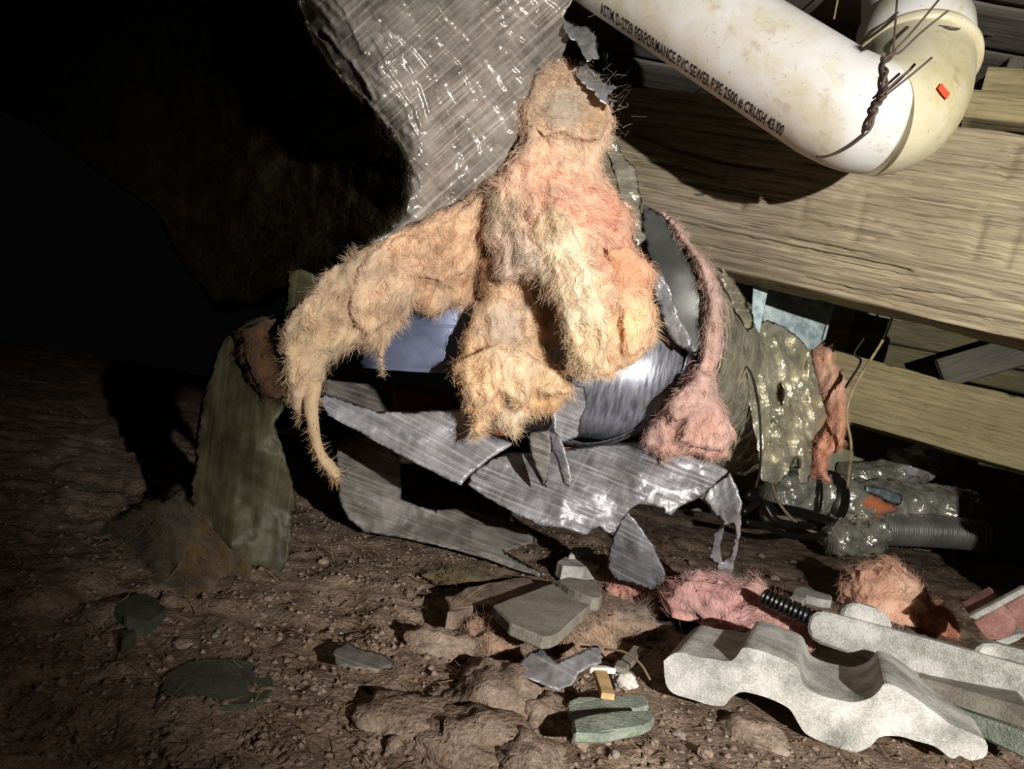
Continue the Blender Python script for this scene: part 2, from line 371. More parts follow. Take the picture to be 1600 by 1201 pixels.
def sheet(name, outline, depth, mat, thick=0.0012, pillow=None, step=7, tear=(3, 0.09), relief=None, holes=(), seed=1, parent=None, colf=None, edge_step=4, **tags):
    """a torn sheet or batt: its outline, its own distances, a front and a back surface closed along the rim.
    relief(q, px) -> metres towards the viewer, q = px in metres; pillow = rim width in px over which it rounds off"""
    rim = ragged(np.array(outline, float), edge_step, tear[0], tear[1], seed)
    hl = [ragged(np.array(h, float), edge_step, tear[0] * 0.7, tear[1], seed + 3) for h in holes]
    r = np.random.default_rng(seed)
    lo, hi = rim.min(0), rim.max(0)
    gx, gy = np.meshgrid(np.arange(lo[0], hi[0], step), np.arange(lo[1], hi[1], step * 0.87))
    gx[1::2] += step / 2; pts = np.stack([gx.ravel(), gy.ravel()], -1) + r.uniform(-0.18, 0.18, (gx.size, 2)) * step
    k = inside(pts, rim)
    for h in hl: k &= ~inside(pts, h)
    pts = pts[k]; d = seg_dist(pts, rim)
    for h in hl: d = np.minimum(d, seg_dist(pts, h))
    pts = pts[d > step * 0.5]
    allp = np.vstack([rim] + hl + [pts]); edges = []; o = 0
    for loop in [rim] + hl:
        n = len(loop); edges += [(o + i, o + (i + 1) % n) for i in range(n)]; o += n
    vs, _, fs, ov, _, _ = delaunay_2d_cdt([Vector(p) for p in allp.tolist()], edges, [], 0, 1e-4)
    P = np.array([[v[0], v[1]] for v in vs]); T = np.array([f for f in fs if len(f) == 3])
    c = P[T].mean(1); k = inside(c, rim)
    for h in hl: k &= ~inside(c, h)
    T = T[k]
    a = P[T]; area = (a[:, 1, 0]-a[:, 0, 0])*(a[:, 2, 1]-a[:, 0, 1]) - (a[:, 1, 1]-a[:, 0, 1])*(a[:, 2, 0]-a[:, 0, 0])
    T[area > 0] = T[area > 0][:, ::-1]
    e = seg_dist(P, rim)
    for h in hl: e = np.minimum(e, seg_dist(P, h))
    fld = Field(depth) if not callable(depth) else depth
    D = fld(P); d0 = float(np.mean(D)); q = (P - 800) * d0 / F
    R = pillow or 1.5 * step
    prof = np.sqrt(np.clip(1 - (1 - np.clip(e / R, 0, 1)) ** 2, 0, 1))
    rel = relief(q, P) if relief is not None else 0.0
    front = W(P[:, 0], P[:, 1], D - thick * prof - rel * (0.25 + 0.75 * prof if pillow else 1.0))
    back = W(P[:, 0], P[:, 1], D + thick * prof - (0.3 * rel * prof if pillow else rel) + 0.0004)
    n = len(P); isrim = e < 1e-3
    bm_idx = np.where(isrim, np.arange(n), n + np.arange(n))
    v = np.vstack([front, back]); f = np.vstack([T, bm_idx[T][:, ::-1]])
    used = np.zeros(2 * n, bool); used[f.ravel()] = True; remap = np.cumsum(used) - 1
    v2 = v[used]; f2 = remap[f]
    px2 = np.vstack([P, P])[used]
    col = colf(px2) if colf is not None else None
    ob = mk(name, v2, f2, mat, parent, uv=px2 * d0 / F, col=col, **tags)
    ob_data = dict(front=front, T=T, P=P, D=D, rim=rim, d0=d0, fld=fld, n=n)
    return ob, ob_data

def blobs(base, spots, seed=0, amt=0.13):
    b = lin(base)
    def f(P):
        w = np.ones(len(P)); c = np.tile(b, (len(P), 1))
        for (x, y, r, s) in spots:
            g = 3.0 * np.exp(-((P[:, 0] - x) ** 2 + (P[:, 1] - y) ** 2) / (r * r)); g *= np.clip(0.75 + 0.9 * fbm(P * 0.03 + seed, 2), 0, 2)
            c += g[:, None] * lin(s); w += g
        c = c / w[:, None]; n = fbm(P * 0.02 + seed * 3.3, 3)[:, None]; n2 = fbm(P * 0.06 + seed * 7.7, 3)[:, None]
        return np.clip(c * (1 + amt * n * 1.6) + np.array([0.10, 0.045, 0.01]) * n2 * 0.6, 0.01, 1)
    return f
def strands(name, parent, root, dirs, L, wid, col, mat, curl=0.5, seed=0, droop=0.0, npt=4, **kw):
    r = np.random.default_rng(seed); n = len(root); L = np.broadcast_to(L, (n,))
    d = dirs / (np.linalg.norm(dirs, axis=1)[:, None] + 1e-9); pts = [root]
    for k in range(npt - 1):
        d = d + r.normal(0, curl, (n, 3)) * 0.6 + np.array([0, 0, -droop]); d /= np.linalg.norm(d, axis=1)[:, None]
        pts.append(pts[-1] + d * (L / (npt - 1))[:, None])
    pts = np.stack(pts, 1)
    side = np.cross(d, r.normal(0, 1, (n, 3))); side /= np.linalg.norm(side, axis=1)[:, None] + 1e-9
    w = wid * np.linspace(1, 0.25, npt)[None, :, None] * 0.5
    v = np.stack([pts - side[:, None] * w, pts + side[:, None] * w], 2).reshape(-1, 3)
    b = np.arange(n)[:, None] * (2 * npt); k = np.arange(npt - 1)[None] * 2
    f = np.stack([b + k, b + k + 1, b + k + 3, b + k + 2], -1).reshape(-1, 4)
    c = np.repeat(col, 2 * npt, 0) if col is not None else None
    return mk(name, v, f, mat, parent, col=c, smooth=False, kind='stuff', **kw)
def valley(P, lines):
    o = np.zeros(len(P))
    for pl, w, dp in lines:
        pl = np.array(pl, float); best = np.full(len(P), 1e9); Pw = P + 3.0 * np.stack([vn(P * 0.07), vn(P * 0.07 + 50)], -1)
        for a, b in zip(pl[:-1], pl[1:]):
            ab = b - a; t = np.clip(((Pw - a) @ ab) / (ab @ ab + 1e-9), 0, 1); best = np.minimum(best, np.linalg.norm(Pw - a - t[:, None] * ab, axis=1))
        o = np.minimum(o, -dp * np.exp(-(best / w) ** 2)) if dp > 0 else np.maximum(o, -dp * np.exp(-(best / w) ** 2))
    return o
def wool_relief(amp=0.006, flow=(0, 1), seed=0, lump=1.0, creases=()):
    fx, fy = np.array(flow, float) / np.linalg.norm(flow)
    def f(q, P):
        u = q[:, 0] * fx + q[:, 1] * fy; w = -q[:, 0] * fy + q[:, 1] * fx
        wv = 0.012 * fbm(np.stack([u, w], -1) * 22 + seed, 2)
        s = np.stack([u * 26, (w + wv) * 85], -1) + seed * 5.1
        return amp * (1.5 * lump * fbm(q * 17 + seed, 3) + 1.0 * ridge(s, 3) + 0.8 * ridge(q * 30 + 4, 2) + 0.4 * fbm(np.stack([u * 120, w * 260], -1), 2)) + valley(P, creases)
    return f
def batt(name, outline, depth, base, spots, thick=0.012, pillow=16, flow=(0, 1), amp=0.006, seed=1, dens=1.0, fl=0.016, step=5, tear=(5, 0.07), holes=(), lump=1.0, edge_fl=0.010, parent=None, curl=0.5, creases=(), **tags):
    """glass-wool batt with its loose fibres"""
    colf = blobs(base, spots, seed)
    ob, s = sheet(name, outline, depth, M['wool'], thick, pillow, step, tear, wool_relief(amp, flow, seed, lump, creases), holes, seed, parent, colf, **tags)
    r = np.random.default_rng(seed + 100); T = s['T']; fr = s['front']
    a, b, c = fr[T[:, 0]], fr[T[:, 1]], fr[T[:, 2]]; cr = np.cross(b - a, c - a); ar = np.linalg.norm(cr, axis=1) / 2
    kf = 16; n = max(8, int(ar.sum() * 17000 * dens)); k = r.choice(len(T), n, p=ar / ar.sum())
    u = r.random((n, 2)); fl_ = u.sum(1) > 1; u[fl_] = 1 - u[fl_]
    root = a[k] + u[:, :1] * (b - a)[k] + u[:, 1:] * (c - a)[k]; nr = cr[k] / (np.linalg.norm(cr[k], axis=1)[:, None] + 1e-12)
    nr = np.where((nr[:, 1] > 0)[:, None], -nr, nr)
    pxr = s['P'][T[k, 0]]
    def img(d2): return np.stack([d2[:, 0] * CA + d2[:, 1] * SA, 0 * d2[:, 0], d2[:, 0] * SA - d2[:, 1] * CA], -1)
    fa = math.atan2(flow[1], flow[0])
    def field(p): an = fa + 1.9 * vn(p * 0.022 + seed) + 1.0 * vn(p * 0.07 + seed * 2); return img(np.stack([np.cos(an), np.sin(an)], -1))
    g = field(pxr); g = g - nr * np.sum(g * nr, 1)[:, None] + nr * r.uniform(-0.05, 0.2, (n, 1)) + r.normal(0, 0.12, (n, 3))
    cc = colf(pxr) * r.uniform(0.95, 1.15, (n, 1)); L = fl * r.uniform(0.4, 1.1, n)
    R_ = lambda x: np.repeat(x, kf, 0); nk = n * kf
    root = R_(root) + r.normal(0, 0.0026, (nk, 3)); g = R_(g) + r.normal(0, 0.16, (nk, 3)); L = R_(L) * r.uniform(0.6, 1.15, nk); cc = R_(cc) * r.uniform(0.9, 1.12, (nk, 1))
    # rim wisps
    rim = s['rim']; kr = 6; m = int(len(rim) * 1.3 * max(dens, 0.5)); i = r.integers(0, len(rim), m); t = r.random((m, 1))
    rp = rim[i] * (1 - t) + np.roll(rim, -1, 0)[i] * t; tang = np.roll(rim, -1, 0)[i] - rim[i]
    out = np.stack([tang[:, 1], -tang[:, 0]], -1); out /= np.linalg.norm(out, axis=1)[:, None] + 1e-9
    out = out * np.where(inside(rp + out * 4, rim), -1, 1)[:, None]
    g2 = img(out) * 0.6 + field(rp) * 0.7 + r.normal(0, 0.3, (m, 3)); L2 = edge_fl * r.uniform(0.2, 1.15, m) ** 1.4
    q0 = rp - out * 3; ro = W(q0[:, 0], q0[:, 1], s['fld'](q0)); c2 = colf(rp) * r.uniform(0.9, 1.2, (m, 1))
    Q_ = lambda x: np.repeat(x, kr, 0); mk_ = m * kr
    root = np.vstack([root, Q_(ro) + r.normal(0, 0.002, (mk_, 3))]); g = np.vstack([g, Q_(g2) + r.normal(0, 0.2, (mk_, 3))]); L = np.r_[L, Q_(L2) * r.uniform(0.5, 1.2, mk_)]
    cc = np.vstack([cc, Q_(c2) * r.uniform(0.9, 1.15, (mk_, 1))])
    strands('loose_fibres', ob, root, g, L, 0.00034, np.clip(cc, 0, 1), M['wool'], 0.22, seed, 0.02)
    return ob
def clump(name, ctr, radii, base, spots_rgb, seed, dens=1.0, fl=0.02, **tags):
    """a heap of loose wool lying on the ground: lumpy dome plus curling fibres"""
    r = np.random.default_rng(seed); nu, nvv = 40, 72
    ph = np.linspace(0, np.pi, nu)[:, None]; th = np.linspace(0, 2 * np.pi, nvv, endpoint=False)[None]
    dr = np.stack([np.sin(ph) * np.cos(th), np.sin(ph) * np.sin(th), np.cos(ph) + 0 * th], -1)
    k = 1 + 0.42 * fbm(dr * 1.7 + seed, 3) + 0.24 * ridge(dr * 4 + seed, 3)
    v = dr * np.array(radii) * k[..., None]; v[..., 2] = np.maximum(v[..., 2], -0.15 * radii[2]); v = (v + np.array(ctr)).reshape(-1, 3)
    f = grid_faces(nu, nvv, True)
    b = lin(base); n3 = fbm(v * 30 + seed, 3); c = np.tile(b, (len(v), 1))
    for j, s in enumerate(spots_rgb):
        w = np.clip(fbm(v * 22 + 31 * j + seed, 2) * 2.2, 0, 1)[:, None]; c = c * (1 - w) + lin(s) * w
    c = np.clip(c * (1 + 0.25 * n3[:, None]), 0.01, 1)
    ob = mk(name, v, f, M['wool'], col=c, **tags)
    kf = 12; n = int(800 * dens); i = r.integers(0, len(v), n); i = i[v[i, 2] > ctr[2] - 0.1 * radii[2]]; n = len(i)
    out = (v[i] - np.array(ctr)); out /= np.linalg.norm(out, axis=1)[:, None] + 1e-9
    tg = np.cross(out, np.stack([vn(v[i] * 25 + seed), vn(v[i] * 25 + 40), vn(v[i] * 25 + 80)], -1) + r.normal(0, 0.25, (n, 3))); tg /= np.linalg.norm(tg, axis=1)[:, None] + 1e-9
    R_ = lambda x: np.repeat(x, kf, 0); nk = n * kf
    d_ = R_(out * r.uniform(-0.1, 0.16, (n, 1)) + tg) + r.normal(0, 0.2, (nk, 3))
    strands('loose_fibres', ob, R_(v[i]) + r.normal(0, 0.0028, (nk, 3)), d_, R_(fl * r.uniform(0.5, 1.3, n)) * r.uniform(0.6, 1.2, nk), 0.00045,
            np.clip(R_(c[i] * r.uniform(0.8, 1.15, (n, 1))) * r.uniform(0.9, 1.12, (nk, 1)), 0, 1), M['wool'], 0.3, seed, 0.0, 5)
    return ob
def foil_relief(amp=0.004, seed=0, stretch=(1, 1), fine=0.3):
    def f(q, P):
        s = q * np.array(stretch)
        return amp * (1.1 * fbm(s * 14 + seed, 2) + 0.8 * ridge(s * 24 + seed * 2.2, 3) + fine * 1.3 * ridge(q * 80 + seed, 2))
    return f
def prism(name, top, drop, mat, parent=None, bev=0.002, jag=0.0, seed=0, **tags):
    """a slab: its upper outline in world points, extruded by the vector drop; chipped edges, bevelled"""
    top = np.asarray(top, float)
    if jag > 0:
        P = resample(np.vstack([top, top[:1]]), 0.012)[:-1]
        P = P + jag * np.stack([vn(P * 60 + seed), vn(P * 60 + seed + 40), 0.4 * vn(P * 60 + seed + 80)], -1); top = P
    n = len(top); drop = np.asarray(drop, float)
    v = np.vstack([top, top + drop]); f = [list(range(n)), list(range(n, 2 * n))[::-1]] + [[i, n + i, n + (i + 1) % n, (i + 1) % n] for i in range(n)]
    bm = bmesh.new(); vs = [bm.verts.new(p) for p in v]
    for q in f: bm.faces.new([vs[i] for i in q])
    bmesh.ops.recalc_face_normals(bm, faces=bm.faces)
    if bev > 0:
        ed = [e for e in bm.edges if e.calc_face_angle(0) > 0.5]
        bmesh.ops.bevel(bm, geom=ed, offset=bev, segments=1, affect='EDGES', clamp_overlap=True)
    bm.verts.ensure_lookup_table(); v = np.array([x.co[:] for x in bm.verts]); f = [[x.index for x in p.verts] for p in bm.faces]; bm.free()
    uv = np.stack([v[:, 0] + 0.3 * v[:, 1], v[:, 2] + 0.7 * v[:, 1]], -1)
    return mk(name, v, f, mat, parent, uv=uv, smooth=False, **tags)
_ico = None
def stone(name, ctr, radii, mat, seed, parent=None, rough=0.3, flat=True, **tags):
    global _ico
    if _ico is None:
        bm = bmesh.new(); bmesh.ops.create_icosphere(bm, subdivisions=4, radius=1); _ico = (np.array([x.co[:] for x in bm.verts]), np.array([[x.index for x in p.verts] for p in bm.faces])); bm.free()
    d, f = _ico; k = 1 + rough * fbm(d * 1.5 + seed * 7.7, 5, 0.6) + 0.5 * rough * ridge(d * 3 + seed, 4, 0.6)
    v = d * k[:, None] * np.array(radii); a = seed * 1.7; c, s = math.cos(a), math.sin(a)
    v = np.stack([v[:, 0] * c - v[:, 1] * s, v[:, 0] * s + v[:, 1] * c, v[:, 2]], -1) + np.array(ctr)
    return mk(name, v, f, mat, parent, smooth=not flat, **tags)
def beam(name, L, R, section, mat, step_t=0.006, step_s=0.002, cracks_px=(), nrand=40, amp=0.0025, seed=0, up=(0, 0, 1), crack_d=0.006, parent=None, **tags):
    """rough-sawn timber: section given in (away, up) metres from its front lower edge L->R"""
    L = np.asarray(L, float); R = np.asarray(R, float); e1 = R - L; ln = np.linalg.norm(e1); e1 /= ln
    e2 = np.array(up, float); e2 -= e1 * (e2 @ e1); e2 /= np.linalg.norm(e2); e3 = np.cross(e2, e1)
    if e3[1] < 0: e3 = -e3
    S = np.array(section, float); Sr = resample(np.vstack([S, S[:1]]), step_s)[:-1]
    per = np.concatenate([[0], np.cumsum(np.linalg.norm(np.diff(np.vstack([Sr, Sr[:1]]), axis=0), axis=1))]); tot = per[-1]; per = per[:-1]
    # round the arrises a little
    for _ in range(2): Sr = 0.5 * Sr + 0.25 * (np.roll(Sr, 1, 0) + np.roll(Sr, -1, 0))
    T = np.roll(Sr, -1, 0) - np.roll(Sr, 1, 0); T /= np.linalg.norm(T, axis=1)[:, None]
    nn = np.stack([-T[:, 1], T[:, 0]], -1)
    cen = S.mean(0); 
    if np.mean(np.sum(nn * (Sr - cen), 1)) < 0: nn = -nn
    nt = int(ln / step_t) + 1; t = np.linspace(0, ln, nt); ns = len(Sr)
    tt = t[:, None] + np.zeros(ns); ss = per[None] + np.zeros((nt, 1))
    q = np.stack([tt, ss], -1)
    d = amp * (0.8 * fbm(q * np.array([5, 60]) + seed, 3) + 0.5 * fbm(q * np.array([14, 260]) + seed, 2) + 0.7 * fbm(q * 9 + seed, 2))
    r = np.random.default_rng(seed + 5); cr = []
    def onface(px, py):
        A = W(px, py, 1.0) - np.array([0, 0, H]); o = np.array([0, 0, H]); k = ((L - o) @ e3) / (A @ e3); p = o + A * k - L
        return np.array([p @ e1, (p @ e2) % tot])
    for pl, wd_, dp in cracks_px: cr.append((np.array([onface(*p) for p in pl]), wd_, dp))
    for _ in range(nrand):
        a = np.array([r.uniform(0, ln), r.uniform(0, tot)]); l = r.uniform(0.03, 0.22); m = 5
        pl = np.stack([np.linspace(a[0], a[0] + l, m), a[1] + np.cumsum(r.normal(0, 0.0012, m))], -1); cr.append((pl, r.uniform(0.0012, 0.0026), crack_d * r.uniform(0.3, 1)))
    cut = np.zeros_like(d)
    for pl, wd_, dp in cr:
        wob = 0.0014 * fbm(q * 60, 2)
        i0 = max(0, int((pl[:, 0].min() - 0.012) / ln * (nt - 1))); i1 = min(nt, int((pl[:, 0].max() + 0.012) / ln * (nt - 1)) + 2)
        if i1 <= i0: continue
        Q = q[i0:i1].reshape(-1, 2) + np.stack([0 * wob, wob], -1)[i0:i1].reshape(-1, 2); best = np.full(len(Q), 1e9)
        for a, b in zip(pl[:-1], pl[1:]):
            ab = b - a; k = np.clip(((Q - a) @ ab) / (ab @ ab + 1e-9), 0, 1); best = np.minimum(best, np.linalg.norm((Q - a - k[:, None] * ab) * np.array([0.5 if abs(ab[0]) < abs(ab[1]) else 1, 1]), axis=1))
        cut[i0:i1] = np.maximum(cut[i0:i1], (dp * np.exp(-(best / wd_) ** 2)).reshape(i1 - i0, ns))
    d = d - cut
    v = L + tt[..., None] * e1 + (Sr[None, :, :1] + d[..., None] * nn[None, :, :1]) * e3 + (Sr[None, :, 1:] + d[..., None] * nn[None, :, 1:]) * e2
    f = grid_faces(nt, ns, True).tolist() + [list(range(ns)), list(range((nt - 1) * ns, nt * ns))[::-1]]
    return mk(name, v.reshape(-1, 3), f, mat, parent, uv=q.reshape(-1, 2) + seed * 3.1, smooth=True, **tags)
def rect(w, h): return [(0, 0), (0, h), (w, h), (w, 0)]

# ------------------------------------------------------------------ the setting
def build_ground():
    ny, nx = 470, 560
    y = 0.30 * (4.2 / 0.30) ** np.linspace(0, 1, ny); u = np.linspace(-1.05, 1.15, nx)
    X = u[None] * (y[:, None] + 0.12); Y = y[:, None] + 0 * X
    Z = ground_z(X, Y)
    v = np.stack([X, Y, Z], -1).reshape(-1, 3)
    mk('floor', v, grid_faces(ny, nx), M['dirt'], kind='structure', label='bare brown dirt floor of the crawl space littered with crumbs')
build_ground()

wall = thing('wall_back', (0.4, 2.08, 0), 'pale green-grey concrete block foundation wall at the back', None, kind='structure')
bw, bh = 0.39, 0.19
v, f, uv = None, None, None
proto = None
for r_ in range(5):
    for c_ in range(6):
        x = 0.12 + c_ * (bw + 0.01) + (0.2 if r_ % 2 else 0); z = -0.03 + r_ * (bh + 0.01)
        if proto is None:
            top = np.array([[0, 0, 0], [bw, 0, 0], [bw, 0, bh], [0, 0, bh]])
            proto = prism('block', top + np.array([x, 2.08, z]), (0, 0.1, 0), M['concrete'], wall, bev=0.006)
            base0 = np.array([x, 2.08, z])
        else:
            o = proto.copy(); COL.objects.link(o); o.parent = wall; o.location = (np.array([x, 2.08, z]) - base0).tolist()
mk('mortar', np.array([[0.16, 2.09, -0.05], [2.5, 2.09, -0.05], [2.5, 2.09, 1.0], [0.16, 2.09, 1.0], [0.16, 2.17, -0.05], [2.5, 2.17, -0.05], [2.5, 2.17, 1.0], [0.16, 2.17, 1.0]]),
   [[0, 1, 2, 3], [7, 6, 5, 4], [0, 3, 7, 4], [1, 5, 6, 2], [3, 2, 6, 7], [0, 4, 5, 1]], M['concrete'], wall, smooth=False)

ceil = thing('ceiling', (0.4, 1.4, 0.80), 'dusty board subfloor overhead', None, kind='structure')
for k in range(14):
    y0 = 0.62 + k * 0.105
    beam('board', (-0.45, y0, 0.80 + 0.002 * (k % 3)), (2.3, y0, 0.80 + 0.002 * (k % 2)), rect(0.100, 0.02), M['subfloor'], 0.05, 0.008, nrand=6, amp=0.002, seed=40 + k, parent=ceil)
for k, x in enumerate((0.36, 1.02)):
    beam('floor_joist', (x, 1.14, 0.665), (x, 2.05, 0.665), rect(0.045, 0.135), M['greywood'], 0.03, 0.006, nrand=12, amp=0.002, seed=60 + k, up=(0, 0, 1),
         label=['grey floor joist overhead between the pipe and the torn wool', 'grey floor joist overhead at the far right'][k], cat='joist', group='floor joists')

# main girder
GL, GR = W(880, 297, 1.16), W(1700, 464, 0.85)
CR = [([(988, 207), (1069, 238), (1123, 252), (1204, 265)], 0.0026, 0.010), ([(1132, 261), (1114, 310)], 0.002, 0.006), ([(1172, 283), (1157, 326)], 0.002, 0.006),
      ([(1114, 310), (1157, 326)], 0.0018, 0.005), ([(1352, 297), (1332, 378)], 0.0022, 0.004), ([(1370, 292), (1433, 310), (1510, 324), (1600, 342)], 0.0022, 0.008),
      ([(1541, 319), (1519, 405)], 0.0022, 0.006), ([(1591, 351), (1568, 418)], 0.002, 0.006), ([(1258, 310), (1249, 351)], 0.002, 0.004),
      ([(1000, 290), (1150, 330), (1290, 350)], 0.002, 0.008), ([(1040, 345), (1200, 380), (1420, 425)], 0.0022, 0.007), ([(1240, 345), (1400, 372), (1560, 400)], 0.0018, 0.006),
      ([(1362, 342), (1366, 344)], 0.003, 0.006), ([(1387, 349), (1391, 351)], 0.003, 0.006), ([(1364, 371), (1368, 373)], 0.003, 0.006), ([(1590, 225), (1570, 280)], 0.002, 0.006),
      ([(985, 245), (1060, 262), (1130, 280)], 0.0018, 0.007), ([(1400, 455), (1520, 470), (1600, 480)], 0.002, 0.006)]
beam('timber_girder', GL, GR, [(0, 0), (0, 0.168), (0.14, 0.168), (0.14, -0.052), (0.035, -0.056)], M['beam'], 0.0045, 0.0017, CR, 240, 0.003, 3,
     label='big rough-sawn timber girder running behind the white pipe', cat='beam')
GE = (GR - GL) / np.linalg.norm(GR - GL)
# blocking on the girder at the right
for k, (px, py, d, ln, w, h, lab) in enumerate([(1504, 182, 0.955, 0.22, 0.06, 0.036, 'thin pale board lying on top of the girder beside the elbow'),
                                                (1527, 163, 1.0, 0.24, 0.06, 0.052, 'short pale wood block stacked above the girder at the right edge')]):
    a = W(px, py, d); beam('wood_block', a, a + GE * ln + np.array([0, 0, 0.012 * k]), rect(w, h), M['beam2'], 0.012, 0.004, nrand=8, amp=0.0012, seed=80 + k, label=lab, cat='board')
a, b = W(1590, 60, 1.05), W(1555, 150, 1.02)
beam('wood_lath', a + np.array([0, 0, 0.0]), b, rect(0.02, 0.022), M['greywood'], 0.01, 0.003, nrand=4, amp=0.001, seed=85, up=(1, 0, 0), label='thin grey lath slanting down above the girder at top right', cat='lath')

# second, lower beam with axe marks, behind
BL, BR = W(1215, 628, 1.46), W(1700, 765, 1.30)
AX = [([(1375, 590), (1368, 588)], 0.002, 0.003)]
rr = np.random.default_rng(4)
for (x, y) in [(1385, 575), (1400, 625), (1435, 640), (1466, 598), (1482, 630), (1505, 670), (1545, 665), (1582, 612)]:
    AX.append(([(x + 8, y - 12), (x - 4, y + 12)], 0.0028, 0.004))
beam('hewn_beam', BL, BR, rect(0.10, 0.122), M['beam2'], 0.005, 0.002, AX, 40, 0.0035, 11, label='lower pale hewn timber beam with hatchet marks beyond the silver duct', cat='beam')
# boards between the beams, behind
for k, (x0, y0, x1, y1, d0, d1, h, lab) in enumerate([(1330, 522, 1720, 602, 1.86, 1.7, 0.055, 'upper weathered plank on the far wall between two beams'),
                                                      (1300, 552, 1720, 640, 1.84, 1.68, 0.050, 'middle weathered plank on the far wall between two beams'),
                                                      (1300, 588, 1720, 690, 1.84, 1.68, 0.056, 'lowest weathered plank on the far wall behind the hewn beam')]):
    beam('rim_plank', W(x0, y0, d0), W(x1, y1, d1), rect(0.03, h), M['plank'], 0.012, 0.004, nrand=14, amp=0.0018, seed=90 + k, label=lab, cat='plank')
a, b = W(1480, 606, 1.55), W(1640, 560, 1.50)
beam('diagonal_brace', a, b, rect(0.02, 0.062), M['greywood'], 0.012, 0.004, nrand=8, amp=0.0012, seed=97, label='grey wooden brace slanting across the far planks at the right edge', cat='brace')
beam('splintered_block', W(1262, 549, 1.50), W(1322, 557, 1.48), rect(0.05, 0.05), M['beam2'], 0.006, 0.003, nrand=10, amp=0.003, seed=98, label='yellowish broken wood block under the galvanised plate', cat='block')
beam('splintered_block', W(1326, 556, 1.49), W(1376, 566, 1.46), rect(0.05, 0.05), M['plank'], 0.006, 0.003, nrand=10, amp=0.004, seed=99, label='greyish splintered block right of the galvanised plate', cat='block')
# pier added unseen outside the frame on the right to shade the corner behind it
blocker = thing('torch_blocker', (0.83, 0.80, 0), 'added out-of-frame concrete pier block standing right of the roof tiles', 'blocker')
pc = np.array([0.768, 0.80, 0.0]); zt = 0.325
q = np.array([[0, -0.05], [0.2, -0.05], [0.2, 0.05], [0, 0.05]])
prism('base', [[pc[0] + 0.02 + x * 1.05, pc[1] + y, zt - 0.10] for x, y in q], (0, 0, -(zt - 0.10) - 0.02), M['concrete'], blocker, bev=0.008, jag=0.006, seed=3)
prism('cap', [[pc[0] + x * 1.1, pc[1] + 0.01 + y * 0.85, zt] for x, y in q], (0, 0, -0.10), M['concrete'], blocker, bev=0.012, jag=0.008, seed=5)

# ------------------------------------------------------------------ white sewer pipe
PA, PB = W(951, -62, 0.86), W(1345, 190, 0.74)
pe = (PB - PA) / np.linalg.norm(PB - PA); PLn = np.linalg.norm(PB - PA); PR = 0.0535
pipe = thing('sewer_pipe', PB.tolist(), 'stained white PVC sewer pipe with black print and elbow', 'pipe')
def on_axis(t): return PA + (PB - PA) * t
RUN = np.vstack([[on_axis(t) for t in np.linspace(-0.3, 0.86, 20)], smooth_path([on_axis(0.90), W(1338, 178, 0.744), W(1366, 184, 0.747)], 8)])
tube('pipe_run', RUN, PR, M['pvc'], 72, pipe)
EL = smooth_path([W(1362, 183, 0.7465), W(1380, 181, 0.75), W(1404, 168, 0.762), W(1420, 142, 0.785), W(1427, 112, 0.81), W(1429, 84, 0.828)], 14)
r_el = np.interp(np.linspace(0, 1, len(EL)), [0, 0.02, 0.3, 1], [0.0538, 0.0550, 0.0565, 0.0580])
tube('elbow', EL, r_el, M['pvc_warm_lit'], 72, pipe)
up = W(1427, -40, 0.875) - W(1431, 96, 0.818); up /= np.linalg.norm(up); HB = W(1430, 92, 0.822)
tube('elbow_hub', np.array([HB + up * s for s in (-0.012, -0.0115, -0.004, 0.0)]), np.array([0.0585, 0.0625, 0.0632, 0.0615]), M['pvc_warm_lit'], 72, pipe)
tube('riser', np.array([HB - up * 0.01 + up * s for s in np.linspace(0, 0.22, 12)]), 0.0535, M['pvc'], 72, pipe)
tube('riser_coupling', np.array([HB + up * s for s in (-0.002, 0.0, 0.040, 0.044)]), np.array([0.0575, 0.0585, 0.0585, 0.0555]), M['pvc'], 72, pipe)
# print bent round the pipe
vw = np.array([0, 0, H]) - (PA + PB) / 2; vw -= pe * (vw @ pe); vw /= np.linalg.norm(vw)
bi = np.cross(pe, vw)
if bi[2] < 0: bi = -bi
def print_on_pipe(text, t0, t1, ang, size, xs=1.0):
    cu = bpy.data.curves.new('txt', 'FONT'); cu.body = text; cu.size = 1.0; cu.shear = 0.28; cu.space_character = 1.02; cu.resolution_u = 3; cu.offset = 0.012
    ob = bpy.data.objects.new('txt', cu); COL.objects.link(ob); dg = bpy.context.evaluated_depsgraph_get()
    me = ob.evaluated_get(dg).to_mesh(); v = np.array([x.co[:] for x in me.vertices]); f = [list(p.vertices) for p in me.polygons]
    ob.evaluated_get(dg).to_mesh_clear(); bpy.data.objects.remove(ob); bpy.data.curves.remove(cu)
    x = (v[:, 0] - v[:, 0].min()) / np.ptp(v[:, 0]); t = (t0 + (t1 - t0) * x) * PLn
    a = math.radians(ang) + v[:, 1] * size / PR
    rr = PR + 0.0006
    P = PA + t[:, None] * pe + rr * (np.cos(a)[:, None] * vw + np.sin(a)[:, None] * bi)
    return mk('printed_text', P, f, M['ink'], pipe, smooth=False, label='black slanted pipe print')
print_on_pipe('ASTM D-2729 PERFORMANCE PVC SEWER PIPE 2500 # CRUSH 43/00', 0.115, 0.86, -63, 0.025)
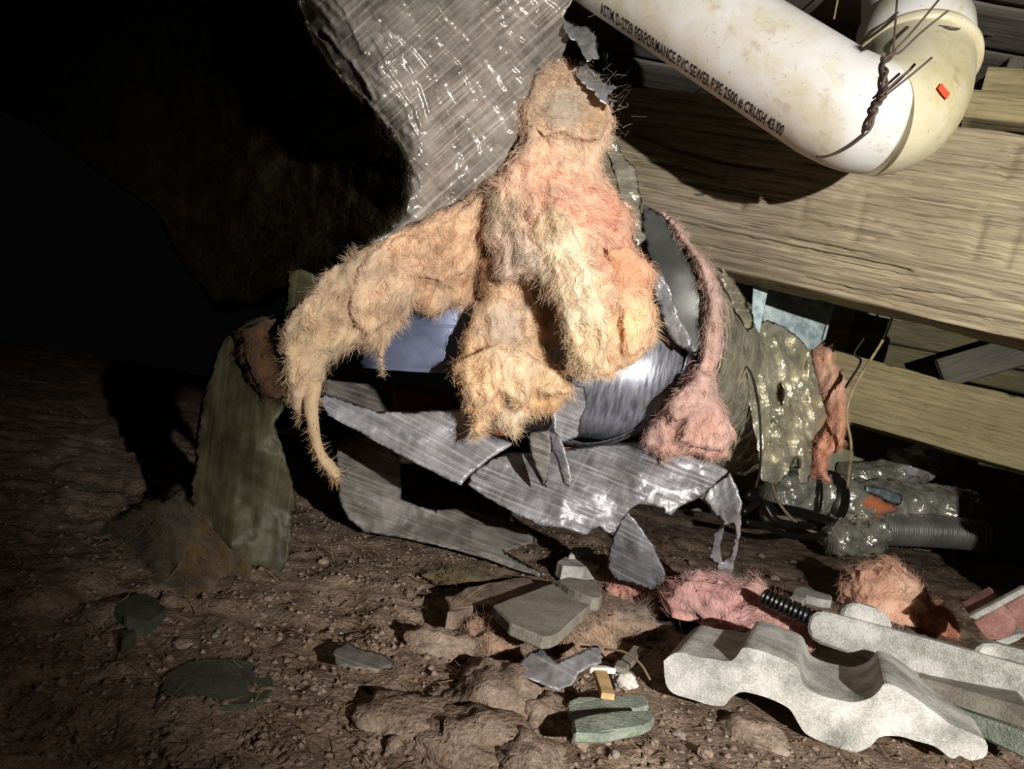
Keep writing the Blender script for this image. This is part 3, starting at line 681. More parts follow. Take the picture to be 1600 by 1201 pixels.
# orange label on the elbow, lying on its curved wall
def on_surface(ob_pts, r, px, py):
    """first hit of the pixel ray with the tube round the path ob_pts"""
    o = np.array([0, 0, H]); d = W(px, py, 1.0) - o; s = np.linspace(0.5, 1.0, 1500); Q = o + s[:, None] * d
    m = np.min(np.linalg.norm(Q[:, None] - ob_pts[None], axis=2), axis=1); i = np.argmax(m < r); return Q[i] if m[i] < r else Q[np.argmin(m)]
ELd = resample(EL, 0.002)
cs = [on_surface(ELd, 0.0592, 1300 + x / 5.333, y / 5.333) for x, y in [(915, 690), (950, 740), (985, 775), (955, 830), (915, 785), (880, 735)]]
sd = (np.array([0, 0, H]) - cs[0]); sd /= np.linalg.norm(sd)
prism('warning_label', np.array(cs) + sd * 0.0006, -sd * 0.0008, M['sticker'], pipe, bev=0, label='small orange-red paper label')

# tie wire round the pipe
wire = thing('tie_wire', W(1356, 204, 0.69).tolist(), 'rusty twisted tie wire knotted round the white pipe at the elbow', 'wire')
AX_P = resample(RUN, 0.003); ALLP = np.vstack([AX_P, ELd])
def wire_pts(pxs, lift=0.003):
    out = []
    for p in pxs:
        q = on_surface(ALLP, PR + 0.004, *p[:2]); d = q[1]
        if len(p) > 2: d = p[2]
        out.append(W(p[0], p[1], d - lift))
    return np.array(out)
K = [(1396, 84, 0.70), (1381, 99, 0.70), (1384, 116), (1382, 139), (1379, 154), (1369, 165), (1366, 178), (1356, 204)]
kp = smooth_path(wire_pts(K), 8); T_, A_, B_ = frames(kp); ph = np.linspace(0, 22, len(kp))
for s in (0, math.pi):
    tube('twisted_strand', kp + 0.0016 * (np.cos(ph + s)[:, None] * A_ + np.sin(ph + s)[:, None] * B_), 0.0015, M['wire'], 7, wire)
for nm, pts in [('wire_end', [(1357, 206), (1327, 229), (1300, 242), (1276, 245)]), ('wire_end', [(1395, 86, 0.70), (1398, 50, 0.705), (1404, -30, 0.73)]),
                ('wire_end', [(1398, 79, 0.70), (1430, 44, 0.70), (1475, -10, 0.71)]), ('wire_end', [(1396, 83, 0.70), (1407, 81, 0.70), (1440, 50, 0.70), (1481, 17, 0.70)]),
                ('wire_end', [(1374, 157, 0.682), (1400, 136, 0.682), (1430, 112, 0.682), (1456, 90, 0.682)]), ('wire_end', [(1376, 150, 0.682), (1402, 125, 0.682), (1424, 108, 0.682)])]:
    tube(nm, smooth_path(wire_pts(pts), 6), 0.0011, M['wire'], 6, wire)
tube('loose_wire', smooth_path([W(1466, 41, 0.755), W(1500, 46, 0.765), W(1530, 52, 0.95), W(1580, 58, 1.02)], 6), 0.0013, M['wire'], 6, label='thin wire poking out beside the riser pipe at top right', cat='wire')
tube('loose_wire', smooth_path([W(1303, 30, 0.90), W(1309, 0, 0.90), W(1318, -30, 0.91)], 6), 0.0013, M['wire_tan'], 6, label='short pale wire in the dark gap left of the riser pipe', cat='wire')

# ------------------------------------------------------------------ bare sheet-metal duct and its jacket (right)
C1, C2 = W(935, 535, 1.02), W(1133, 622, 1.50); ax = (C2 - C1) / np.linalg.norm(C2 - C1); AXL = np.linalg.norm(C2 - C1)
def tube_shell(name, P, r, seg, wall_t, mat, parent=None, disp=None, flow=1.0, **tags):
    """open tube with wall thickness"""
    vo, _, uo = tube_mesh(P, r, seg, False, disp); vi, _, ui = tube_mesh(P, np.asarray(r) - wall_t, seg, False, disp)
    n = len(P); v = np.vstack([vo, vi]); m = n * seg; f = grid_faces(n, seg, True)
    fi = f[:, ::-1] + m; j = np.arange(seg); j2 = (j + 1) % seg
    e0 = np.stack([j, j + m, j2 + m, j2], -1); b = (n - 1) * seg; e1 = np.stack([j + b, j2 + b, j2 + b + m, j + b + m], -1)
    return mk(name, v, np.vstack([f[:, ::-1], fi[:, ::-1], e0, e1]), mat, parent, uv=np.vstack([uo, ui]), **tags)
duct = thing('sheet_metal_duct', (C1 + np.array([0, 0, -0.135])).tolist(), 'scratched bare sheet-metal duct showing between torn wool and jacket', 'duct')
tube_shell('duct_wall', np.array([C1 - ax * 0.03 + ax * s for s in np.linspace(0, 0.62, 24)]), 0.138, 96, 0.002, M['duct_bright'], duct)
for s in (0.0, 0.05):
    tube_shell('crimped_bead', np.array([C1 - ax * 0.03 + ax * (s + k) for k in (0, 0.002, 0.006, 0.008)]), np.array([0.1382, 0.1405, 0.1405, 0.1382]), 96, 0.003, M['duct_bright'], duct)

sa, sb = W(765, 560, 1.02), W(1085, 588, 1.0); se = (sb - sa) / np.linalg.norm(sb - sa)
tube_shell('duct_elbow', resample(smooth_path([sa, sa + se * 0.10, sa + se * 0.19, W(1010, 560, 1.05), W(1040, 560, 1.14)], 8), 0.01), 0.092, 96, 0.002, M['duct_bright'], duct)

def jk(s, th):
    q = np.stack([np.cos(th) * 0.16, np.sin(th) * 0.16, s], -1); e = np.clip((s - 0.20) / 0.2, 0, 1)
    return 0.006 * fbm(q * 9, 2) + (0.004 + 0.012 * e) * fbm(q * np.array([24, 24, 14]) + 4, 2) + (0.004 + 0.008 * e) * (ridge(q * np.array([30, 30, 60]), 3) - 0.4)
ns = 90; S = np.linspace(0, AXL, ns)
rad = np.interp(S / AXL, [0, 0.25, 0.5, 0.75, 0.92, 1.0], [0.166, 0.170, 0.160, 0.158, 0.150, 0.138])
jacket2 = tube_shell('wrapped_duct_jacket', np.array([C1 + ax * s for s in S]), rad, 220, 0.0016, M['jacket_right'], disp=jk,
                     label='dusty crumpled silver jacket round the duct running under the girder', cat='duct jacket')
def wl(s, th):
    q = np.stack([np.cos(th) * 0.16, np.sin(th) * 0.16, s], -1); return 0.006 * fbm(q * 26, 3) + 0.004 * ridge(q * 60, 2)
v, f, uv = tube_mesh(np.array([C1 - ax * 0.004 + ax * s for s in np.linspace(0, 0.12, 14)]), 0.156, 150, False, wl)
vi, _, _ = tube_mesh(np.array([C1 - ax * 0.004 + ax * s for s in np.linspace(0, 0.12, 14)]), 0.142, 150, False, wl)
n_ = len(v); j = np.arange(150); j2 = (j + 1) % 150
ff = np.vstack([np.array(f), np.array(f)[:, ::-1] + n_, np.stack([j, j2, j2 + n_, j + n_], -1)])
vv = np.vstack([v, vi]); mk('wool_lining', vv, ff, M['wool'], col=np.clip(lin((196, 112, 88)) * (1 + 0.5 * fbm(vv * 40, 3)[:, None]), 0, 1),
   label='pink wool lining between the bare duct and the crumpled jacket', cat='insulation')
# smooth grey duct strip exposed on the upper right, still jacketed in grey film
sheet('grey_film_strip', [(1005, 318), (1035, 335), (1072, 372), (1092, 410), (1102, 450), (1104, 490), (1098, 530), (1088, 556), (1068, 545), (1052, 520), (1030, 450), (1012, 400), (1000, 350)],
      [(1005, 330, 0.965), (1050, 420, 0.925), (1095, 450, 0.915), (1070, 530, 0.90), (1010, 400, 0.95), (1100, 500, 0.912)], M['duct_grey'], 0.001, step=9, tear=(1, 0.05), seed=21,
      relief=lambda q, P: 0.0006 * fbm(q * 60, 2), label='smooth grey metal band curving over the duct beside the orange wool', cat='duct')
sheet('foil_tape_strip', [(1018, 420), (1035, 428), (1048, 455), (1060, 490), (1078, 528), (1082, 540), (1066, 546), (1052, 532), (1040, 512), (1028, 480), (1020, 455)],
      [(1020, 430, 0.90), (1060, 500, 0.888), (1075, 540, 0.885)], M['foil'], 0.0008, step=5, tear=(1.5, 0.1), seed=22, relief=foil_relief(0.004, 3, fine=0.8),
      label='shiny crinkled foil tape strip right of the orange wool', cat='tape')
sheet('torn_foil_edge', [(948, 205), (965, 222), (975, 245), (992, 262), (1000, 300), (1003, 340), (1008, 372), (998, 388), (990, 372), (980, 330), (965, 300), (958, 262), (946, 235)],
      [(950, 210, 0.98), (1000, 300, 0.955), (1000, 385, 0.93)], M['jacket_right'], 0.001, step=5, tear=(4, 0.12), seed=23, relief=foil_relief(0.008, 5),
      label='ragged silver jacket edge sticking up behind the orange wool', cat='jacket scrap')
sheet('torn_foil_edge', [(1128, 418), (1150, 440), (1166, 470), (1178, 492), (1174, 520), (1160, 505), (1142, 470), (1130, 445)],
      [(1130, 420, 0.96), (1175, 500, 1.02), (1140, 470, 0.97)], M['jacket_right'], 0.001, step=5, tear=(4, 0.12), seed=24, relief=foil_relief(0.004, 6),
      label='ragged silver jacket edge under the girder left of the steel strap', cat='jacket scrap')

# round collar
cb = W(700, 578, 1.0); ct = W(712, 330, 0.99); ca = (ct - cb) / np.linalg.norm(ct - cb)
col_ = thing('duct_collar', cb.tolist(), 'blue-grey round sheet-metal collar inside the torn wool', 'duct')
tube_shell('collar_wall', np.array([cb + ca * s for s in np.linspace(0, 0.19, 12)]), 0.118, 110, 0.0015, M['duct'], col_)
tube_shell('rolled_rim', np.array([cb + ca * s for s in (0.0, 0.001, 0.004, 0.005)]), np.array([0.1185, 0.1203, 0.1203, 0.1185]), 110, 0.003, M['duct'], col_)
tube_shell('seam_bead', np.array([cb + ca * (0.052 + s) for s in (0.0, 0.001, 0.003, 0.004)]), np.array([0.1182, 0.1192, 0.1192, 0.1182]), 110, 0.002, M['duct'], col_)

# ------------------------------------------------------------------ large silver wrap, upper left
_wr = np.random.default_rng(77); WCR = []
for i in range(95):
    x, y = _wr.uniform(470, 880), _wr.uniform(-40, 300); l = _wr.uniform(40, 150); a_ = math.radians(_wr.normal(50, 6))
    WCR.append(([(x, y), (x + l * 0.5 * math.cos(a_), y + l * 0.5 * math.sin(a_)), (x + l * math.cos(a_ + 0.1), y + l * math.sin(a_ + 0.1))], 3.4, -_wr.uniform(0.002, 0.006)))
WCR += [([(735, 190), (725, 240), (722, 262)], 4, -0.004), ([(735, 190), (770, 220), (800, 240)], 4, -0.003), ([(580, 375), (660, 330), (760, 262)], 9, -0.005)]
def wrap_relief(q, P):
    a = math.radians(48); u = q[:, 0] * math.cos(a) + q[:, 1] * math.sin(a); w = -q[:, 0] * math.sin(a) + q[:, 1] * math.cos(a)
    s = np.stack([u * 5, w * 34], -1)
    lft = np.clip((560 - P[:, 0]) / 200, 0, 1)
    return 0.0022 * np.clip(ridge(s, 2) - 0.35, 0, 1) * 2 + 0.006 * fbm(q * 9, 2) + 0.0016 * ridge(q * 42, 2) + valley(P, WCR) + lft * (0.014 * fbm(q * 16 + 9, 3) + 0.008 * ridge(q * 34, 2))
WRAP_D = [(470, -60, 0.745), (478, 0, 0.735), (525, 100, 0.72), (585, 170, 0.715), (640, 250, 0.71), (640, 310, 0.715), (575, 378, 0.745), (700, 0, 0.775), (760, 150, 0.785), (880, 30, 0.87), (820, 190, 0.82), (890, -60, 0.87), (700, 310, 0.77),
       (420, 0, 0.85), (360, 0, 1.03), (465, 100, 0.85), (400, 100, 1.02), (580, 250, 0.83), (520, 250, 0.95), (460, 250, 1.08), (585, 320, 0.82), (530, 350, 0.90), (440, 460, 0.96), (300, -50, 1.22), (250, 150, 1.5), (300, 350, 1.4), (60, 50, 1.9), (-80, 120, 2.05), (-80, -60, 2.0)]
sheet('silver_duct_wrap', [(440, -70), (905, -70), (898, -10), (882, 25), (890, 60), (872, 100), (840, 140), (815, 195), (790, 250), (772, 272), (720, 312), (640, 352), (572, 388), (535, 404), (520, 380), (505, 320), (492, 250), (470, 180), (450, 90), (436, 0)],
      WRAP_D, M['jacket'], 0.0016, None, 3.4, (4, 0.06), wrap_relief, seed=31, label='large creased silver reinforced duct wrap at the top beside the orange wool', cat='duct wrap')
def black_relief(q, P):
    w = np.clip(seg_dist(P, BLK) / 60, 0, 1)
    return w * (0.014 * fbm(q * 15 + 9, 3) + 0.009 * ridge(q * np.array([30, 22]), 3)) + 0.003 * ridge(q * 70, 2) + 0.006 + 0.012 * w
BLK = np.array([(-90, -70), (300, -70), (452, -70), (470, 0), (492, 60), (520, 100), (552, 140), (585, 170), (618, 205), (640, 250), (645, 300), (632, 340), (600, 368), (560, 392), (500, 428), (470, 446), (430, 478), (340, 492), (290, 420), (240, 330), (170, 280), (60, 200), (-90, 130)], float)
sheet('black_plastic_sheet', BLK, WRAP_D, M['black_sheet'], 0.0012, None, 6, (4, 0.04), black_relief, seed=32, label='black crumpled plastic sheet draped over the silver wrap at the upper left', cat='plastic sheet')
sheet('curled_foil_tatter', [(876, 28), (900, 36), (925, 44), (932, 56), (930, 74), (938, 90), (920, 96), (908, 84), (900, 66), (884, 52)], [(880, 40, 0.855), (930, 80, 0.83)], M['foil'], 0.0008, step=4, tear=(4, 0.15), seed=33, relief=foil_relief(0.009, 7),
      label='curled shiny tatter of wrap hanging in the dark gap beside the pipe', cat='jacket scrap')
sheet('curled_foil_tatter', [(905, 92), (930, 108), (945, 128), (968, 135), (950, 148), (958, 168), (940, 158), (922, 140), (900, 118)], [(905, 100, 0.85), (960, 150, 0.83)], M['foil'], 0.0008, step=4, tear=(5, 0.15), seed=34, relief=foil_relief(0.008, 8),
      label='frayed shiny tatter of wrap at the top of the orange wool', cat='jacket scrap')

# ------------------------------------------------------------------ torn glass wool
TAN, PEACH, ORNG, CREAM, GREY, PINK, BRN = (214, 184, 152), (230, 196, 166), (232, 172, 142), (240, 224, 194), (176, 152, 132), (206, 124, 98), (160, 122, 90)
BAND = batt('glass_wool_batt', [(569, 386), (640, 352), (720, 314), (775, 270), (830, 240), (900, 300), (905, 430), (893, 555), (850, 560), (790, 520), (752, 474), (709, 474), (684, 495), (669, 484), (653, 474), (631, 502), (616, 518), (600, 540), (598, 585), (588, 545), (575, 540),
      (550, 540), (525, 556), (506, 574), (508, 593), (497, 618), (487, 642), (468, 655), (455, 640), (448, 600), (444, 560), (440, 512), (456, 490), (490, 449), (503, 427), (540, 409)],
     [(569, 386, 0.775), (700, 330, 0.80), (760, 290, 0.83), (640, 440, 0.82), (560, 470, 0.80), (470, 560, 0.80), (600, 520, 0.84), (740, 440, 0.85), (840, 320, 0.90), (880, 500, 0.93), (480, 640, 0.81), (830, 520, 0.93)],
     TAN, [(700, 370, 90, (220, 180, 142)), (560, 440, 60, (208, 182, 150)), (480, 580, 60, (200, 178, 142)), (650, 430, 40, (222, 186, 150)), (850, 450, 70, BRN), (740, 300, 50, (214, 168, 138))],
     0.012, 18, (-0.5, 0.86), 0.007, 41, 1.0, 0.017, creases=[([(645, 442), (680, 446), (720, 440)], 4, 0.014), ([(762, 380), (770, 420), (756, 465)], 10, 0.03), ([(640, 400), (644, 450), (636, 490)], 5, 0.008), ([(735, 350), (755, 372)], 5, 0.012)], label='tan glass wool sagging below the silver wrap, above the blue collar', cat='insulation')
tl = smooth_path([W(x, y, d) for x, y, d in [(490, 600, 0.80), (486, 635, 0.79), (490, 668, 0.79), (499, 705, 0.795), (514, 728, 0.80), (527, 746, 0.80)]], 10)
tw = tube('glass_wool_string', tl, np.interp(np.linspace(0, 1, len(tl)), [0, 0.3, 0.7, 0.9, 1], [0.010, 0.006, 0.005, 0.007, 0.003]), M['wool'], 12,
     col=np.tile(lin((204, 176, 138)), (len(tl) * 12, 1)), disp=lambda s, t: 0.0016 * fbm(np.stack([s * 60, t * 2], -1), 3), label='thin twisted string of tan wool dangling beside the grey sheet', cat='insulation')
k = rng.integers(0, len(tl), 500); dd = rng.normal(0, 1, (500, 3)); 
strands('loose_fibres', tw, tl[k] + dd * 0.002, dd * 0.7 + np.array([0.2, 0, -1]), 0.012 * rng.uniform(0.4, 1.2, 500), 0.0005, np.tile(lin((220, 184, 136)), (500, 1)), M['wool'], 0.4, 3)
LUMP = batt('glass_wool_batt', [(775, 390), (800, 425), (822, 436), (836, 470), (838, 500), (848, 540), (850, 571), (870, 580), (887, 592), (893, 612), (872, 640), (845, 646), (822, 652), (804, 682), (788, 668), (770, 658), (757, 672), (733, 690), (742, 655), (727, 622), (714, 594), (706, 572), (720, 552), (725, 522), (740, 490), (752, 468), (750, 440), (746, 405)],
     [(760, 400, 0.83), (790, 480, 0.84), (740, 590, 0.825), (800, 590, 0.81), (880, 610, 0.825), (790, 660, 0.815), (840, 540, 0.84)],
     (230, 194, 152), [(790, 510, 38, (198, 184, 170)), (740, 590, 45, (234, 188, 138)), (850, 610, 30, (228, 178, 116)), (800, 665, 30, (230, 220, 198)), (760, 420, 40, (202, 168, 136)), (800, 590, 30, (240, 208, 164))],
     0.016, 20, (0.1, 1), 0.007, 42, 1.15, 0.016, creases=[([(730, 525), (780, 530), (835, 545)], 7, 0.014), ([(750, 600), (775, 570), (810, 575), (835, 600)], 6, -0.008), ([(820, 640), (826, 610)], 5, 0.01)], holes=[[(783, 615), (806, 612), (812, 632), (800, 643), (786, 636)], [(846, 596), (860, 592), (866, 606), (856, 618), (845, 614)]],
     label='fluffy cream lump of wool hanging over the blue collar, holes at its lower edge', cat='insulation')
BIG = batt('glass_wool_batt', [(852, 98), (880, 92), (900, 106), (930, 130), (946, 152), (955, 180), (956, 212), (946, 236), (936, 250), (943, 275), (956, 297), (980, 322), (992, 345), (988, 375), (1005, 405), (1023, 425), (1015, 444), (1015, 467), (1024, 484), (1022, 515), (1022, 535), (1002, 560), (975, 576), (945, 588), (915, 594), (890, 586), (880, 580),
      (890, 556), (892, 518), (876, 506), (870, 472), (855, 456), (840, 433), (826, 424), (806, 434), (782, 436), (777, 405), (767, 382), (752, 366), (766, 342), (760, 310), (775, 272), (808, 240), (820, 220), (806, 188), (814, 156), (833, 145), (839, 118)],
     [(870, 100, 0.845), (945, 180, 0.84), (830, 160, 0.82), (860, 220, 0.80), (940, 260, 0.83), (800, 280, 0.79), (870, 320, 0.765), (985, 350, 0.81), (780, 390, 0.80), (850, 400, 0.765), (900, 450, 0.755), (960, 420, 0.77), (1020, 440, 0.81), (900, 560, 0.79), (960, 560, 0.80), (1020, 520, 0.82)],
     PEACH, [(860, 300, 45, ORNG), (950, 340, 40, (232, 160, 132)), (975, 410, 40, (230, 168, 136)), (880, 400, 45, CREAM), (900, 480, 45, (240, 214, 170)), (990, 510, 40, (234, 196, 148)), (860, 160, 50, (212, 178, 144)), (900, 200, 40, (208, 188, 162)), (800, 400, 30, (196, 176, 160)), (800, 330, 30, (184, 168, 144)), (890, 250, 40, (236, 204, 170)), (960, 560, 30, (230, 196, 152))],
     0.015, 22, (0.25, 1), 0.0085, 43, 1.0, 0.017, creases=[([(838, 372), (830, 395), (826, 420)], 6, 0.02), ([(960, 388), (968, 430), (962, 470), (968, 500)], 7, 0.014), ([(925, 490), (935, 520), (940, 560), (938, 580)], 5, 0.016), ([(905, 520), (912, 560), (908, 585)], 5, 0.012), ([(860, 225), (868, 260), (872, 300)], 4, -0.006), ([(930, 240), (945, 280), (960, 320)], 4, -0.006), ([(815, 245), (795, 270), (785, 310)], 5, -0.008), ([(812, 165), (818, 200)], 6, 0.014), ([(985, 405), (1000, 430), (990, 450)], 6, 0.010)], holes=[[(899, 183), (903, 180), (908, 195), (904, 198)]], label='big orange and cream torn wool flap hanging in the centre', cat='insulation')
def layer(parent, outline, depth, base, spots, seed, flow=(0.2, 1), amp=0.006, label=None, **k):
    return batt('wool_layer', outline, depth, base, spots, 0.007, 14, flow, amp, seed, 1.0, 0.014, parent=parent, label=label, **k)
layer(BIG, [(838, 330), (862, 322), (884, 338), (905, 380), (925, 430), (944, 480), (952, 530), (940, 575), (915, 585), (893, 560), (890, 525), (880, 505), (872, 470), (856, 440), (842, 405), (832, 370)],
      [(850, 335, 0.752), (890, 420, 0.74), (940, 500, 0.742), (910, 570, 0.765), (850, 420, 0.752)], (240, 220, 186), [(870, 480, 22, (226, 212, 196)), (930, 540, 30, (232, 202, 158)), (850, 345, 25, (236, 200, 160))], 143, (0.45, 1), label='cream tongue of wool')
layer(BIG, [(950, 385), (985, 388), (1006, 405), (1024, 426), (1014, 446), (1018, 475), (1024, 510), (1012, 545), (985, 560), (972, 530), (975, 495), (962, 465), (956, 425)],
      [(960, 395, 0.752), (1010, 425, 0.772), (1000, 520, 0.775), (968, 460, 0.762)], (234, 190, 150), [(985, 410, 30, (228, 158, 122)), (1000, 510, 30, (238, 206, 164))], 144, (0.1, 1), label='orange fold at the right')
layer(BIG, [(836, 118), (860, 100), (890, 108), (925, 130), (944, 155), (950, 190), (940, 215), (912, 222), (880, 205), (850, 214), (826, 196), (818, 165)],
      [(850, 115, 0.825), (940, 180, 0.815), (880, 200, 0.785), (830, 180, 0.80)], (212, 180, 148), [(890, 170, 30, (204, 188, 168)), (930, 180, 25, (222, 182, 140))], 145, (0.3, 0.8), label='dusty tan upper fold')
layer(BIG, [(764, 312), (782, 298), (806, 304), (812, 330), (796, 354), (770, 348)], [(770, 320, 0.778), (806, 320, 0.768), (780, 345, 0.776)], (186, 168, 138), [], 146, (-0.4, 1), label='olive-grey dusty patch')
layer(LUMP, [(710, 572), (735, 552), (770, 540), (815, 545), (846, 566), (880, 592), (888, 612), (860, 622), (835, 606), (818, 640), (780, 612), (765, 640), (745, 650), (726, 612)],
      [(720, 580, 0.80), (790, 570, 0.788), (870, 605, 0.805), (750, 640, 0.80)], (232, 200, 160), [(740, 590, 30, (234, 194, 148)), (800, 575, 30, (240, 214, 178))], 147, (0.1, 1), label='fluffy orange front of the lump')
layer(BAND, [(575, 392), (640, 362), (710, 330), (760, 300), (766, 345), (755, 390), (725, 430), (690, 438), (650, 436), (640, 475), (610, 505), (575, 522), (550, 500), (545, 450)],
      [(580, 395, 0.768), (750, 310, 0.805), (730, 420, 0.825), (600, 480, 0.80), (560, 500, 0.79)], (220, 186, 152), [(690, 380, 45, (222, 182, 144)), (590, 450, 40, (206, 182, 154))], 148, (-0.45, 0.9), label='upper fold under the wrap edge')
strands('stray_fibres', None, W(rng.normal(940, 20, 120), rng.normal(165, 40, 120), 0.83), rng.normal(0, 1, (120, 3)) + np.array([0.9, -0.3, -0.2]), 0.026 * rng.uniform(0.2, 1, 120), 0.0003, np.tile(lin((210, 190, 160)), (120, 1)), M['wool'], 0.25, 9,
        label='stray pale glass fibres sticking out at the top of the orange wool')
PNK = batt('glass_wool_batt', [(1037, 333), (1060, 350), (1081, 378), (1100, 402), (1116, 424), (1128, 458), (1132, 511), (1126, 555), (1116, 580), (1123, 624), (1138, 655), (1148, 682), (1137, 712), (1106, 718), (1075, 709), (1047, 712), (1033, 728), (1032, 708), (1006, 694), (1012, 667), (1025, 649), (1040, 630), (1072, 599), (1087, 580), (1097, 552), (1101, 520), (1104, 483), (1100, 442), (1086, 411), (1065, 378)],
     [(1040, 335, 0.955), (1100, 410, 0.905), (1120, 500, 0.895), (1105, 580, 0.885), (1080, 640, 0.875), (1130, 690, 0.885), (1020, 690, 0.90), (1060, 710, 0.885)],
     (212, 176, 162), [(1110, 480, 40, (212, 180, 162)), (1085, 690, 40, (218, 166, 148)), (1060, 620, 40, (212, 172, 160)), (1130, 690, 25, (228, 186, 160)), (1080, 390, 30, (202, 168, 148))],
     0.012, 12, (0, 1), 0.006, 44, 0.9, 0.013, label='salmon pink wool lump bulging out below the grey metal band', cat='insulation')
layer(PNK, [(1042, 632), (1072, 602), (1090, 580), (1112, 585), (1120, 622), (1134, 655), (1144, 685), (1130, 706), (1085, 700), (1062, 690), (1072, 655), (1050, 660)],
      [(1060, 640, 0.862), (1100, 600, 0.868), (1125, 690, 0.866)], (214, 178, 164), [(1105, 680, 25, (220, 168, 148))], 149, (0, 1), label='bulging lower fold')
batt('glass_wool_batt', [(1267, 537), (1296, 545), (1307, 573), (1323, 598), (1321, 627), (1325, 657), (1319, 694), (1307, 708), (1290, 716), (1294, 736), (1297, 752), (1282, 748), (1265, 742), (1271, 714), (1268, 694), (1282, 674), (1292, 652), (1284, 621), (1272, 584), (1264, 553)],
     [(1270, 545, 1.36), (1310, 600, 1.30), (1300, 680, 1.28), (1280, 740, 1.29)], (216, 168, 144), [(1300, 690, 35, (224, 156, 126)), (1280, 730, 20, (228, 152, 124)), (1290, 580, 30, (210, 168, 144))], 0.016, 14, (0, 1), 0.007, 45, 0.8, 0.014, step=4,
     label='strip of orange-pink wool at the far end of the crumpled jacket', cat='insulation')
_cr = np.random.default_rng(5); CRL = []
for i in range(26):
    x, y = _cr.uniform(1172, 1272), _cr.uniform(515, 690); l = _cr.uniform(40, 110); a_ = math.radians(_cr.normal(82, 16))
    CRL.append(([(x, y), (x + l * 0.5 * math.cos(a_) + _cr.normal(0, 5), y + l * 0.5 * math.sin(a_)), (x + l * math.cos(a_), y + l * math.sin(a_))], _cr.uniform(3.0, 6.0), (0.022 if i % 2 else -0.020) * _cr.uniform(0.5, 1.1)))
sheet('crumpled_jacket_end', [(1180, 508), (1200, 500), (1222, 508), (1247, 525), (1268, 550), (1276, 590), (1284, 622), (1296, 650), (1280, 676), (1268, 694), (1270, 720), (1262, 758), (1248, 756), (1244, 712), (1232, 744), (1210, 758), (1190, 752), (1184, 700), (1172, 640), (1166, 585), (1174, 545)],
      [(1185, 510, 1.15), (1172, 590, 1.08), (1186, 700, 1.09), (1200, 755, 1.12), (1240, 560, 1.17), (1285, 640, 1.24), (1260, 750, 1.22), (1230, 650, 1.13)], M['foil_warm'], 0.001, step=3, tear=(3, 0.1), seed=46, relief=lambda q, P: valley(P, CRL[0::2]) + valley(P, CRL[1::2]) + 0.006 * ridge(q * np.array([70, 30]), 2) + 0.006 * fbm(q * 30, 2),
      holes=[[(1216, 600), (1222, 596), (1225, 618), (1221, 634), (1216, 620)]], label='crumpled loose end of silver jacket beside the orange-pink wool strip', cat='jacket scrap')

# ------------------------------------------------------------------ torn jacket sheets under the duct
FL = foil_relief
sheet('torn_jacket_sheet', [(497, 623), (506, 614), (540, 626), (589, 642), (618, 643), (658, 641), (722, 639), (739, 663), (765, 675), (802, 692), (797, 698), (768, 715), (739, 738), (720, 758), (684, 741), (612, 704), (549, 669), (512, 649)],
      [(500, 620, 0.885), (600, 670, 0.865), (700, 650, 0.875), (720, 750, 0.835), (800, 694, 0.86)], M['flap'], 0.001, step=5, tear=(1.5, 0.05), seed=51, relief=FL(0.003, 1, (0.5, 2)), label='pale wing-shaped torn silver sheet below the blue collar', cat='jacket sheet')
sheet('torn_jacket_sheet', [(735, 740), (768, 716), (800, 706), (829, 706), (881, 702), (988, 689), (1040, 690), (1106, 712), (1139, 736), (1115, 758), (1096, 776), (1062, 791), (1049, 805), (1036, 802), (1038, 794), (1016, 791), (999, 788), (984, 796), (970, 815), (958, 836), (948, 830), (937, 822), (925, 828), (917, 836), (875, 824), (840, 820), (800, 800), (760, 777), (730, 757)],
      [(740, 745, 0.93), (830, 710, 0.955), (880, 780, 0.89), (985, 692, 0.95), (960, 820, 0.90), (1100, 720, 0.90), (1050, 795, 0.89), (1000, 740, 0.885), (1135, 738, 0.905)],
      M['flap_grid'], 0.001, step=5, tear=(1.5, 0.06), seed=52, relief=FL(0.004, 2, (0.6, 1.6)), label='wide sagging silver sheet slung under the pink wool', cat='jacket sheet')
sheet('torn_jacket_sheet', [(978, 797), (996, 816), (1021, 854), (1035, 882), (1040, 898), (1035, 918), (1018, 924), (996, 915), (963, 908), (950, 887), (950, 871), (958, 838), (970, 812)],
      [(978, 800, 0.90), (960, 870, 0.945), (1030, 890, 0.95), (1000, 860, 0.91), (1000, 915, 0.99)], M['flap'], 0.001, step=4, tear=(2, 0.09), seed=53, relief=FL(0.004, 3), label='leaf-shaped hanging silver lobe with its tip near the dirt', cat='jacket sheet')
sheet('torn_jacket_sheet', [(1140, 738), (1150, 758), (1159, 786), (1157, 838), (1150, 865), (1141, 907), (1117, 910), (1120, 882), (1106, 874), (1116, 832), (1130, 815), (1114, 802), (1098, 778), (1116, 757)],
      [(1140, 740, 0.905), (1110, 785, 0.92), (1155, 800, 0.90), (1130, 900, 1.0), (1110, 870, 0.98)], M['foil'], 0.0009, step=4, tear=(2.5, 0.12), seed=54, relief=FL(0.007, 4), holes=[[(1133, 822), (1147, 816), (1150, 840), (1140, 866), (1128, 880), (1126, 850)]],
      label='crinkled silver ribbon hanging straight down with a hole in it', cat='jacket sheet')
sheet('torn_jacket_strip', [(826, 676), (858, 672), (862, 700), (856, 748), (851, 762), (838, 735), (826, 700)], [(830, 680, 0.855), (860, 690, 0.85), (850, 755, 0.865)], M['flap_dull'], 0.0009, step=4, tear=(1.5, 0.1), seed=55, relief=FL(0.003, 5), label='dull grey ribbon of jacket twisted under the cream wool lump', cat='jacket sheet')
